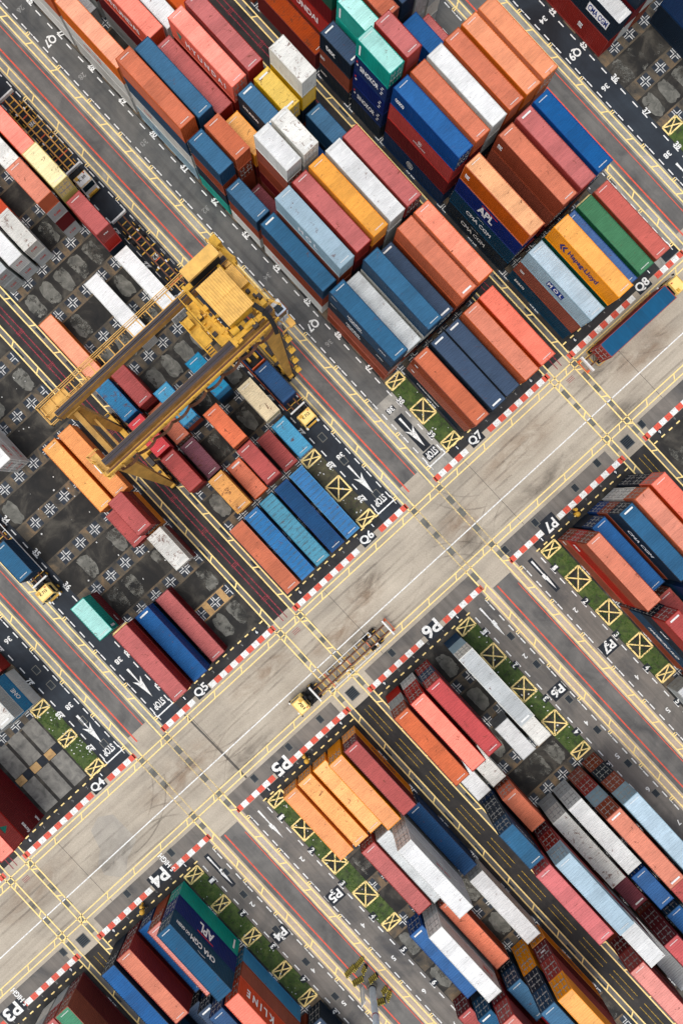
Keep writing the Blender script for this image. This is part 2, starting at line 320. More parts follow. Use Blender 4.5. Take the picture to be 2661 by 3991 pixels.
# yard pads: gravel beds, slab strips, painted crosses
q4 = MB(); q4b = MB(); q4t = MB(); tan = MB(); gr = MB(); sb = MB(); nv = MB(); cr = MB()
def gravel(x0, x1, y0, y1):
    n = 22; cx, cy = (x0 + x1) / 2, (y0 + y1) / 2; ax, ay = (x1 - x0) / 2, (y1 - y0) / 2; ph = random.random() * 9; p = []
    for i in range(n):
        t = 2 * math.pi * i / n; k = (abs(math.cos(t)) ** 4 + abs(math.sin(t)) ** 4) ** -0.25 * 0.92
        k *= 1 + 0.07 * math.sin(3 * t + ph) + 0.06 * math.sin(7 * t + 2 * ph) + random.uniform(-.04, .04)
        p.append((cx + ax * k * math.cos(t), cy + ay * k * math.sin(t), 0.012))
    gr.face(p)
for b in CEN:
    c, s = CEN[b]
    for base, ks in ((QB, range(-20, 0)), (PB, range(0, 16))):
        for k in ks:
            u0 = base + k * PITCH
            for r in range(1, 7):
                if (r == 1 and ((base == QB and k >= -2) or (base == PB and k < 4))): continue
                v = rowv(b, r)
                if b == '4' and base == QB and k >= -2:
                    if r < 5:
                        q4.rect(u0 + (.2 if k == -1 else .4) + .5, u0 + PITCH - .7, v - 1.2, v + 1.2, .012)
                    continue
                if random.random() < (0.8 if not (b == '5' and k < -4) else 0.15): gravel(u0 + 1.35, u0 + PITCH - 1.35, v - 1.08, v + 1.08)
            if (base == QB): ub = u0
            else: ub = u0 + PITCH
            a, e = sorted((c + s * 7.0, c + s * 24.3))
            if b == '4' and base == QB and k == -1:
                for i_ in range(9): (q4t if i_ % 2 else q4b).rect(ub - .62, ub + .62, -52.9 - i_ * 1.45 - .72, -52.9 - i_ * 1.45 + .72, .013)
                continue
            if b == '5' and base == QB and k == -1: tan.rect(ub - 1.1, ub + 1.1, -26.2, -18.4, .0115)
            sb.rect(ub - 1.25, ub + 1.25, a, e, 0.010)
            for r in range(0, 7):
                v = c + s * (8.4 + 2.9 * (r - 0.5))
                if r == 0: continue
                nv.rect(ub - .95, ub + .95, v - .95, v + (.95 if r < 6 else .95), 0.014)
                if r == 0 and ((base == QB and k >= -1) or (base == PB and k < 3)): continue
                for i in (-1, 1):
                    for j in (-1, 1):
                        if (r == 0 and j * s < 0) or (r == 6 and j * s > 0): continue
                        x0, x1 = sorted((ub + i * 0.09, ub + i * .9)); y0, y1 = sorted((v + j * 0.09, v + j * 0.23))
                        cr.rect(x0, x1, y0, y1, 0.018)
                        x0, x1 = sorted((ub + i * 0.09, ub + i * 0.23)); y0, y1 = sorted((v + j * 0.23, v + j * .9))
                        cr.rect(x0, x1, y0, y1, 0.018)
q4.build('gravel_beds', M['gravel4'], kind='structure'); q4b.build('pad_squares', M['soot'], kind='structure'); q4t.build('pad_slabs', M['tan'], kind='structure'); tan.build('pad_slabs', M['tan'], kind='structure')
gr.build('gravel_beds', M['gravel'], kind='structure'); sb.build('pad_slabs', M['slab'], kind='structure')
nv.build('pad_squares', M['navy'], kind='structure'); cr.build('slot_marks', M['wmark'], kind='structure')
# grass beds in row 1
gb = MB(); tuft = MB(); moss = MB()
beds = []
for b in CEN:
    v = rowv(b, 1)
    beds.append((b, -5.1, 8.0, v - 1.42, v + 1.42, 0)); beds.append((b, 28.3, 54.3, v - 1.42, v + 1.42, 1))
for b, a, e, v0, v1, p in beds:
    (moss if (b == '6' and not p) else gb).rect(a, e, v0, v1, 0.020)
    if b == '6' and not p: dn = 3
    else: dn = 22
    for _ in range(int((e - a) * 2.8 * dn)):
        x = random.uniform(a, e); y = random.uniform(v0, v1)
        if math.sin(x * 1.7 + v0) * math.sin(y * 2.3 + x * .6) < -0.35: continue
        for q in range(3):
            t = random.uniform(0, 6.28); h = random.uniform(.05, .16); w = random.uniform(.02, .05); l = random.uniform(.04, .14)
            tuft.face([(x - w * math.sin(t), y + w * math.cos(t), .02), (x + w * math.sin(t), y - w * math.cos(t), .02), (x + l * math.cos(t), y + l * math.sin(t), .02 + h)])
gb.build('grass_bed', M['grass'], kind='structure'); moss.build('dirt_bed', M['moss'], kind='structure')
tuft.build('grass', M['blade'], kind='stuff', label='short green grass growing in the beds beside the lanes')
lt = MB()
for b, a, e, n in (('4', -5, 8, 45), ('6', -5, 8, 16), ('7', -5, 8, 8), ('6', 29, 54, 30), ('5', 29, 54, 20), ('4', 29, 54, 26), ('5', -60, -8, 90)):
    v = rowv(b, 1)
    for _ in range(n):
        x = random.uniform(a, e); y = v + random.uniform(-1.3, 1.3) if b != '5' or a > 0 else random.uniform(-33, -19); t = random.uniform(0, 3); w = random.uniform(.04, .13); h = w * random.uniform(.4, 1)
        cx, sx = math.cos(t), math.sin(t)
        lt.face([(x - w * cx + h * sx, y - w * sx - h * cx, .05), (x + w * cx + h * sx, y + w * sx - h * cx, .06), (x + w * cx - h * sx, y + w * sx + h * cx, .1), (x - w * cx - h * sx, y - w * sx + h * cx, .08)])
lt.build('litter', M['bark'], kind='stuff', label='scattered scraps of pale litter on the grass and dirt')
# ---- painted lines
yl = MB(); yf = MB(); wl = MB(); wf = MB(); rl = MB(); rk = MB(); dr = MB(); yd = MB(); bx = MB(); wt = MB(); wtf = MB()
Z = 0.022
for c in LANES:
    for s in (-1, 1):
        for d in (2.05, 3.0):
            yl.rect(UMIN, 11.0, c + s * d - .105, c + s * d + .105, Z); yl.rect(23.2, UMAX, c + s * d - .105, c + s * d + .105, Z)
            yf.rect(11.0, 23.2, c + s * d - .085, c + s * d + .085, Z)
        for base, rng in ((9.6, range(-26, 0)), (26.6, range(0, 19))):
            for i in rng:
                u = base + i * 5.38 - (0.9 if s > 0 else 0); yl.line((u, c + s * 2.1), (u + 0.55, c + s * 2.95), .2, Z + .001)
        for b in CEN:
            if CEN[b] != (c, s): continue
            for base, ks in ((QB, range(-20, 1)), (PB, range(0, 16))):
                for k in ks:
                    u = base + k * PITCH
                    for w in (-.17, .17):
                        a, e = sorted((c + s * 3.1, c + s * 3.6)); yl.rect(u + w - .075, u + w + .075, a, e, Z)
                    for uu in (u + 1.4, u + 3.5, u + 5.5):
                        if uu > 9.0 and uu < 28: continue
                        wl.rect(uu - .55, uu + .55, c + s * 3.68 - .085, c + s * 3.68 + .085, Z)
                        (wl).rect(uu - .55, uu + .55, c + s * 6.5 - .085, c + s * 6.5 + .085, Z)
                    if u < 9 or u > 28:
                        wl.rect(u - .1, u + .7, c + s * 3.68 - .05, c + s * 3.68 + .05, Z)
    rl.rect(UMIN, 8.9, c - 1.26, c - 1.04, Z); rl.rect(UMIN, 7.6, c + 1.1, c + 1.22, Z)
    rl.rect(27.8, UMAX, c - 1.1, c - .9, Z); rl.rect(29.5, UMAX, c + 1.48, c + 1.6, Z)
for q in RAILS:
    for s in (-1, 1):
        for d in (1.55, 2.4):
            yl.rect(UMIN, UMAX, q + s * d - .1, q + s * d + .1, Z)
        for i in range(-25, 25):
            u = 12.3 + i * 5.38; yl.line((u, q + s * 1.58), (u + .5 * 1, q + s * 2.37), .2, Z + .001)
        dr.rect(UMIN, 10.4, q + s * .38 - .07, q + s * .38 + .07, Z)
        for i in range(14):
            u = 28.0 + i * 6.65; yd.rect(u, u + 5.2, q + s * .4 - .04, q + s * .4 + .04, Z)
    for i in range(-18, 2):
        u = 6.1 + i * 6.65
        for w in (-.25, 0, .25): dr.rect(u + w - .04, u + w + .04, q - .6, q + .6, Z + .001)
for u in (11.05, 11.95): yl.rect(u - .09, u + .09, -160, 160, Z)
for u in (22.3, 23.2): yl.rect(u - .09, u + .09, -160, 160, Z)
for i in range(-30, 30):
    v = i * 5.38 + 2.2; yl.line((11.1, v + .1), (11.9, v - .45), .17, Z + .001); yl.line((22.35, v + .3), (23.15, v - .25), .17, Z + .001)
wl.rect(18.76, 18.94, -160, 160, Z)
QN = {'7': 23.45, '6': 1.9, '8': 56.3, '5': -31.3, '4': -52.2}; PN = {'7': 22.9, '6': -.2, '5': -30.2, '4': -54.8, '3': -84.7}
for b in CEN:
    c, s = CEN[b]
    a, e = sorted((c + s * 2.75, c + s * 25.3))
    for ku, skip in ((10.15, sorted((c + s * (8.4 + 1.0), c + s * (8.4 + 3.4)))), (26.42, sorted((c + s * (8.4 + 1.0), c + s * (8.4 + 3.6))))):
        nc = (QN if ku < 20 else PN).get(b)
        if nc is not None: skip = [nc - 1.3, nc + 1.3]
        i = 0; v = a if s > 0 else a
        n = round((e - a) / 1.07); st = (e - a) / n
        for i in range(n):
            v = a + i * st
            if skip[0] - .5 < v + st / 2 < skip[1] + .5: continue
            (rk if (i % 2 == 0) else wt).rect(ku - .42, ku + .42, v, v + st, Z)
    # yellow dashes and row numbers
    for ku, nu, up in ((8.28, 8.9, -1), (27.95, 27.2, 1)):
        for i in range(13):
            v = c + s * (6.95 + i * 1.45); yl.rect(ku - .1, ku + .1, v - .33, v + .33, Z)
        for r in range(1, 7):
            v = rowv(b, r)
            if r in (1, 6):
                bx.rect(nu - .36, nu + .36, v - .36, v + .36, Z)
                text(wt, str(r), (nu, v, Z + .006), (0, -up, 0), (up, 0, 0), .52, .3 if r > 1 else .14)
            else: text(wtf, str(r), (nu, v, Z + .004), (0, -up, 0), (up, 0, 0), .4, .24)
    # names
    nm = {'Q': 'Q' + b, 'P': 'P' + b}
    vq = rowv(b, 1) + s * 1.75 if s < 0 else rowv(b, 1) + 2.3
    vq = QN.get(b, vq)
    bx.rect(8.85, 10.6, vq - 1.2, vq + 1.2, Z + .002)
    text(wt, nm['Q'], (9.72, vq, Z + .008), (0, 1, 0), (-1, 0, 0), 1.5, 2.25)
    vp = PN.get(b, rowv(b, 1) + s * 2.5)
    if b in '34': bx.rect(24.9, 26.9, vp - 1.7, vp + 2.2, Z + .002)
    else: bx.rect(25.1, 27.3, vp - 1.5, vp + 1.4, Z + .002)
    hh = 2.1 if b != '7' else 1.6
    text(wt, nm['P'], (25.95 if b != '7' else 26.5, vp, Z + .008), (0, -1, 0), (1, 0, 0), hh, 2.8 if b != '7' else 2.0)
    if b in '34': text(wt, '5 HIGH', (25.0, vp + 2.3, Z + .012), (-1, 0, 0), (0, -1, 0), .85, 3.1)
    # bay numbers
    for base, ks, off in ((QB, range(-14, 0), 40), (PB, range(0, 12), 1)):
        for k in ks:
            n_ = str(k + off); u = base + (k + .5) * PITCH; v = c + s * 7.0
            if off == 1 or (b in '78' and k >= -2): bx.rect(u - .55, u + .55, v - .5, v + .5, Z + .002)
            text(wt, n_, (u + .0, v, Z + .008), (s, 0, 0), (0, s, 0), .85, 1.1 if len(n_) > 1 else .5)
            if k % 2 == 0 or off == 1 and k in (1, 3, 5, 7):
                if b == '7' and off == 40 and k > -3: bx.rect(u - .45, u + .45, c + s * 5.0 - .7, c + s * 5.0 + .7, Z + .002)
                text(wt if b != '7' or off == 1 or k > -3 else wtf, n_, (u, c + s * 5.0, Z + .008), (0, -1, 0), (1, 0, 0), .85, 1.1 if len(n_) > 1 else .5)
    # lane names, arrows, stop marks
    lu = {'7': (-18.7, -75.3), '9': (-21.7,), '6': (), '5': (-52,)}.get(b, ())
    for u in lu:
        text(wt, 'Q' + b, (u, c + s * 5.05, Z + .008), (0, -1, 0), (1, 0, 0), 1.5, 1.9)
    lp = {'7': 45.4, '6': 45.2, '5': 45.5, '4': 44.2}.get(b)
    if lp:
        bx.rect(lp - 1.0, lp + 1.0, c + s * 4.95 - 1.3, c + s * 4.95 + 1.3, Z + .002)
        text(wt, 'P' + b, (lp, c + s * 4.95, Z + .008), (0, -1, 0), (1, 0, 0), 1.35, 2.0)
    va = c + s * 5.1
    if b in '7': bx.rect(-.4, 6.0, va - .75, va + .75, Z + .002)
    for h0 in ((0.0, 5.5),):
        z_ = Z + .009
        wt.face([(h0[0], va - .18, z_), (2.9, va - .05, z_), (2.9, va + .05, z_), (h0[0], va + .18, z_)])
        wt.face([(2.0, va - .75, z_), (3.2, va - .3, z_), (3.2, va + .3, z_), (2.0, va + .75, z_), (2.75, va, z_)])
        wt.face([(2.9, va - .45, z_), (3.6, va - .32, z_), (5.5, va, z_), (3.6, va + .32, z_), (2.9, va + .45, z_), (3.25, va, z_)])
    if b in '78': bx.rect(6.15, 7.75, va - 1.1, va + 1.1, Z + .002)
    text(wt, 'STOP', (6.95, va, Z + .009), (0, -1, 0), (1, 0, 0), 1.15, 1.9)
    wt.rect(8.15, 8.35, va - 1.6, va + 1.6, Z + .004); wt.rect(7.4, 8.15, va - 1.6, va - 1.45, Z + .004); wt.rect(7.4, 8.15, va + 1.45, va + 1.6, Z + .004)
    if b in '74': bx.rect(28.1, 34.3, va - .4, va + .4, Z + .002)
    wt.face([(28.5, va - .15, z_), (31.9, va - .05, z_), (31.9, va + .05, z_), (28.5, va + .15, z_)])
    wt.face([(31.6, va - .26, z_), (34.0, va, z_), (31.6, va + .26, z_), (31.9, va, z_)])
    # yellow crossed frames on the beds
    def xbox(u0, u1, v0, v1):
        (nv2 if 1 else None).rect(u0 + .1, u1 - .1, v0 + .1, v1 - .1, Z + .003)
        z2 = Z + .012; w = .24
        for p, q_ in (((u0, v0), (u1, v0)), ((u1, v0), (u1, v1)), ((u1, v1), (u0, v1)), ((u0, v1), (u0, v0))): yb.line(p, q_, w, z2)
        yb.line((u0 + .1, v0 + .1), (u1 - .1, v1 - .1), w * .8, z2 + .004); yb.line((u0 + .1, v1 - .1), (u1 - .1, v0 + .1), w * .8, z2 + .008)
    if 'yb' not in globals(): yb = MB(); nv2 = MB()
    v0 = rowv(b, 1) - 1.3; v1 = v0 + 2.6; hw = .75 if b in '4' else 1.42
    xbox(-5.15, -3.7, v0, v1); xbox(1.55 - hw, 1.55 + hw, v0, v1); xbox(6.75, 8.15, v0, v1)
    xbox(28.4, 29.85, v0, v1)
    for j in (1, 2, 3): xbox(28.35 + PITCH * j - hw, 28.35 + PITCH * j + hw, v0, v1)
    xbox(53.2, 54.6, v0, v1)
for nm_, mb_, mt_ in (('lane_marking', yl, 'yel'), ('lane_marking', yf, 'yelf'), ('lane_marking', wl, 'white'), ('lane_marking', rl, 'red'), ('kerb_marking', rk, 'redk'),
                      ('trench_marking', dr, 'redl'), ('trench_marking', yd, 'yeld'), ('marking_background', bx, 'soot'), ('marking_background', nv2, 'soil'),
                      ('painted_lettering', wt, 'white'), ('painted_lettering', wtf, 'whitef'), ('crossed_box_marking', yb, 'yel')):
    mb_.build(nm_, M[mt_], kind='structure')
mb = MB()
for c in LANES:
    for a_, e_ in ((2.0, 8.0),): mb.rect(a_, e_, c - 2.9, c - 2.15, .016); mb.rect(a_ - 6, e_ - 4, c + 2.15, c + 2.9, .016)
    mb.rect(31, 38, c + 2.15, c + 2.9, .016)
mb.build('runway_stain', M['patchw'], kind='structure')
# drains
def drain(u, v, a=.55, b_=.4):
    mb = MB(); mb.rect(u - a - .08, u + a + .08, v - b_ - .08, v + b_ + .08, .026, 1)
    mb.box(u - a, u + a, v - b_, v + b_, .0, .03, 0)
    for i in range(5): mb.rect(u - a + .1 + i * (2 * a - .2) / 5, u - a + .1 + (i + .45) * (2 * a - .2) / 5, v - b_ + .08, v + b_ - .08, .034, 2)
    mb.build('drain_grate', [M['grate'], M['graterim'], M['gapshade']], kind='structure')
for u, v in ((-5.6, 7.1), (-1.0, 7.1), (5.9, 7.3), (-57.5, 7.0), (24.7, 21.5), (24.9, 29.2), (24.4, 34), (24.7, 11.6 + 4), (24.6, -6.9), (24.7, -21.3), (24.6, -27.5), (24.6, -34.4), (24.4, -51), (24.5, -60), (24.5, -73),
             (34.6, 7.6), (40.2, 7.6), (47.2, 7.6), (53.3, 7.6), (60, 7.6), (66, 7.6), (24.6, 42.6), (36.2, -47.3), (43.3, -47.3), (49.8, -47.3), (56.5, -47.6), (-5.9, -47.2), (1.2, -47.3), (5.8, -47.3), (-9, -47.3), (32.0, -47.0)): drain(u, v)
for u, v in ((25.1, -15.2), (25.1, 39.3), (25.2, -69.6)): drain(u, v, .8, .75)
# ------------------------------------------------------------------ containers
# colour key: (side sRGB, roof sRGB, word, dirt)
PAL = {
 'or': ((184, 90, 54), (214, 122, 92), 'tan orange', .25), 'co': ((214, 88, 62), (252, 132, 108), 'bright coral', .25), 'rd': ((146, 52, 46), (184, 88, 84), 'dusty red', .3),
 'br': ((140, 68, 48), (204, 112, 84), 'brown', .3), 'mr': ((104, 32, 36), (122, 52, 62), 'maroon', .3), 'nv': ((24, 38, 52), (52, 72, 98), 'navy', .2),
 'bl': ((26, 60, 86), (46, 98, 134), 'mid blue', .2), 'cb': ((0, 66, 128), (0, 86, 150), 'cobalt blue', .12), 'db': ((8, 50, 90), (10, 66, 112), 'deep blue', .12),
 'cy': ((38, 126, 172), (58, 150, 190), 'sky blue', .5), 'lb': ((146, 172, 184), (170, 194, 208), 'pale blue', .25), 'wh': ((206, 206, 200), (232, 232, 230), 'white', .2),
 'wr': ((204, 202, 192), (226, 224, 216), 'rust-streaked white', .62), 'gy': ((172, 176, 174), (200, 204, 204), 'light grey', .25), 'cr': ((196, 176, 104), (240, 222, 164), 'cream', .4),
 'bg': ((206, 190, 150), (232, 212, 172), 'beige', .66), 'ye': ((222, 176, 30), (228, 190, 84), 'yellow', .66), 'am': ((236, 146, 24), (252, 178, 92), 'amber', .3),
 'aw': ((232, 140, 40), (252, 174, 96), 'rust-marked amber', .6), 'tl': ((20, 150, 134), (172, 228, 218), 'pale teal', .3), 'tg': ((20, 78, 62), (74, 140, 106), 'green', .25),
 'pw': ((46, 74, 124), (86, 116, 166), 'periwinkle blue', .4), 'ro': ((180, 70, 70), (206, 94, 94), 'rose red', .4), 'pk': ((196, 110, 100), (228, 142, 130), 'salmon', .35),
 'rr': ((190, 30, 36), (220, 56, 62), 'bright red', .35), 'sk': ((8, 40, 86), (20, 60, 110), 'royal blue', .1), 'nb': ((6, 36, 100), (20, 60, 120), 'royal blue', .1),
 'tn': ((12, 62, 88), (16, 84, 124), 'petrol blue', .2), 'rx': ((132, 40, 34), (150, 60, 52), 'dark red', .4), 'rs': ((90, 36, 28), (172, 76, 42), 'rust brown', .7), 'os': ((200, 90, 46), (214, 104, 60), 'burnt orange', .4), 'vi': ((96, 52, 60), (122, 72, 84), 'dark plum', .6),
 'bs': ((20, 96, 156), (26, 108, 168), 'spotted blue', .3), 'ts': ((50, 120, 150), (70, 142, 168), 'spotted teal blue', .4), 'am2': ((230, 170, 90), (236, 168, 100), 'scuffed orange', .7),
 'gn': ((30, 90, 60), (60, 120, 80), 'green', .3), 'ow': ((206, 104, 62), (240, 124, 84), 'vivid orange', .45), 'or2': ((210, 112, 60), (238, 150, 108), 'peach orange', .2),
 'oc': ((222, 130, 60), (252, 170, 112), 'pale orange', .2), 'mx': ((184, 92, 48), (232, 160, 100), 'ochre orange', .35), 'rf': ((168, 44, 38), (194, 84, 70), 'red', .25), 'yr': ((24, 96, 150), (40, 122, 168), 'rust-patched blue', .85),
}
CM = {}
def cmat(key):
    if key not in CM:
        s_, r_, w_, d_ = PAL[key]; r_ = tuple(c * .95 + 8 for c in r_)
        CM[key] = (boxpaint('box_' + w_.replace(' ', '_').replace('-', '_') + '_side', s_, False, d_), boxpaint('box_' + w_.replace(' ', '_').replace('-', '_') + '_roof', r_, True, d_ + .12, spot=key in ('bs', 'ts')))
    return CM[key]
CW = 2.438
def corr(p0, d, L, up, hgt, dep, pitch):
    """corrugated sheet: starts p0, runs along d, up vector, recess direction dep"""
    p0 = Vector(p0); d = Vector(d); up = Vector(up) * hgt; dep = Vector(dep); n = max(2, round(L / pitch)); st = L / n; pr = []
    for i in range(n):
        x = i * st; pr += [(x, 0), (x + st * .3, 0), (x + st * .5, 1), (x + st * .8, 1)]
    pr.append((L, 0)); v = []; f = []
    for x, q in pr:
        a = p0 + d * x + dep * q; v += [tuple(a), tuple(a + up)]
    for i in range(len(pr) - 1): f.append((2 * i, 2 * i + 2, 2 * i + 3, 2 * i + 1))
    return v, f
def addvf(mb, vf, mi=0):
    n = len(mb.v); mb.v += vf[0]
    for f in vf[1]: mb.f.append(tuple(n + i for i in f)); mb.m.append(mi)
CONT = {}
def cont_meshes(L, H):
    if (L, H) in CONT: return CONT[(L, H)]
    w = CW / 2; dp = PAL['or']; dm = [M['dks']]
    body = MB()
    addvf(body, corr((.08, -w + .03, .16), (1, 0, 0), L - .16, (0, 0, 1), H - .26, (0, .045, 0), .278))
    addvf(body, corr((L - .08, w - .03, .16), (-1, 0, 0), L - .16, (0, 0, 1), H - .26, (0, -.045, 0), .278))
    body.box(.1, L - .1, -w + .1, w - .1, .12, .17)
    front = MB()
    addvf(front, corr((L - .03, -w + .09, .16), (0, 1, 0), CW - .18, (0, 0, 1), H - .26, (-.045, 0, 0), .25))
    fr = MB()
    for x in (0, L - .11):
        for y in (-w, w - .11): fr.box(x + .004, x + .106, y + .004 if y < 0 else y + .004, y + .106, .12, H - .12)
    for y in (-w + .01, w - .09):
        fr.box(.11, L - .11, y, y + .08, H - .12, H - .012); fr.box(.11, L - .11, y, y + .08, .02, .16)
    for x in (.01, L - .11):
        fr.box(x, x + .10, -w + .11, w - .11, H - .13, H - .014); fr.box(x, x + .10, -w + .11, w - .11, .02, .15)
    for x in (0, L - .178):
        for y in (-w, w - .162):
            for z in (0, H - .118): fr.box(x, x + .178, y, y + .162, z, z + .118)
    roof = MB()
    addvf(roof, corr((.11, -w + .09, H - .022), (1, 0, 0), L - .22, (0, 1, 0), CW - .18, (0, 0, -.05), .34))
    for x0 in (.11, L - .41): roof.rect(x0, x0 + .3, -w + .09, w - .09, H - .018)
    door = MB(); x = .03
    door.box(x, x + .05, -w + .12, -.012, .17, H - .14); door.box(x, x + .05, .012, w - .12, .17, H - .14)
    rods = MB()
    for y in (-.92, -.36, .36, .92):
        rods.tube((x - .035, y, .2), (x - .035, y, H - .16), .022, n=6)
        for z in (.35, H * .5, H - .4): rods.box(x - .06, x, y - .06, y + .06, z, z + .07)
        rods.box(x - .08, x - .02, y - .28 if y > 0 else y, y if y > 0 else y + .28, 1.05, 1.12)
    for z in (H * .32, H * .66):
        for y in (-1, 1): rods.box(x - .008, x + .002, min(y * .12, y * .8), max(y * .12, y * .8), z, z + .18)
    r = dict(body=body.mesh('wall_panels', dm), front=front.mesh('end_panel', dm), frame=fr.mesh('frame', dm),
             roof=roof.mesh('roof', dm), door=door.mesh('door', dm), rods=rods.mesh('lock_rods', [M['rodw']]))
    CONT[(L, H)] = r; return r
M['rodw'] = plain('lock_rod_steel', (150, 150, 146), 0.6, vary=0.6)
def nummesh(long):
    mb = MB(); y = -.6
    if long: mb.rect(-.12, .12, -.7, .7, 0)
    else:
        for i in range(11):
            w = random.choice((.06, .085, .1)); mb.rect(-.06, .06, y, y + w * .8, 0); y += w + .03
    return mb.mesh('roof_number', [M['wht']])
NUM = None
def setm(o, m):
    o.material_slots[0].link = 'OBJECT'; o.material_slots[0].material = m
hidden = MB(); HM = []
SIGNS = {}
def side_text(root, L, H, side, txt, frac, h, col, w=None, zf=.5, box=None):
    mb = MB(); s = -1 if side == 'SW' else 1; y = s * (CW / 2 - .012); dx = (1, 0, 0) if s < 0 else (-1, 0, 0)
    x = frac * L; z = H * zf
    if side == 'SE': org = (L - .008, 0, z); dx = (0, 1, 0)
    elif side == 'NW': org = (-.02, 0, z); dx = (0, -1, 0)
    else: org = (x, y, z)
    mats = [col]
    nrm = Vector((0, s, 0)) if side in ('SW', 'NE') else Vector((1 if side == 'SE' else -1, 0, 0))
    if txt == '#bar': mb.put([(-.5, -.5), (.5, -.5), (.5, .5), (-.5, .5)], [(0, 1, 2, 3)], org, Vector(dx) * (w or 1), Vector((0, 0, h)))
    elif txt == '#tri': mb.put([(-.5, .5), (.5, .5), (0, -.5)], [(2, 1, 0)], org, Vector(dx) * h, Vector((0, 0, h)))
    elif txt == '#ring':
        n = 24; o_ = [(math.cos(6.283 * i / n) * .5, math.sin(6.283 * i / n) * .5) for i in range(n)]; i_ = [(a * .86, b * .86) for a, b in o_]
        mb.put(o_ + i_, [(i, (i + 1) % n, n + (i + 1) % n, n + i) for i in range(n)], org, Vector(dx) * h, Vector((0, 0, h)))
        for k in (-.2, 0, .2): mb.put([(-.32, k - .05), (.32, k - .05), (.32, k + .05), (-.32, k + .05)], [(0, 1, 2, 3)], org, Vector(dx) * h, Vector((0, 0, h)))
    elif txt == '#chev':
        for q in (0, .42): mb.put([(q, 0), (q + .34, .5), (q + .6, .5), (q + .3, 0), (q + .6, -.5), (q + .34, -.5)], [(0, 5, 4, 3), (0, 3, 2, 1)], org, Vector(dx) * h, Vector((0, 0, h)))
    elif txt == '#arc':
        n = 10; a_ = [(math.cos(2.5 - 1.9 * i / n) * .5, math.sin(2.5 - 1.9 * i / n) * .22) for i in range(n + 1)]; b_ = [(x_, y_ - .07) for x_, y_ in a_]
        mb.put(a_ + b_, [(i, i + 1, n + 2 + i, n + 1 + i)[::-1] for i in range(n)], org, Vector(dx) * (w or 2), Vector((0, 0, h)))
    else:
        if box: mb.put([(-.5, -.5), (.5, -.5), (.5, .5), (-.5, .5)], [(0, 1, 2, 3)], Vector(org) + nrm * .004, Vector(dx) * (w or h * glyphs(txt)[2]) * 1.1, Vector((0, 0, h * 1.45)), 1); mats.append(box); org = Vector(org) + nrm * .008
        text(mb, txt, org, dx, (0, 0, 1), h, w)
    mb.build('lettering', mats, root)
def level_word(i, n):
    if n == 1: return 'on the ground'
    if i == n - 1: return 'on top of its stack of ' + ('two', 'three', 'four', 'five')[n - 2]
    if i == 0: return 'at the bottom of its stack'
    return ('second', 'third', 'fourth')[i - 1] + ' up in its stack'
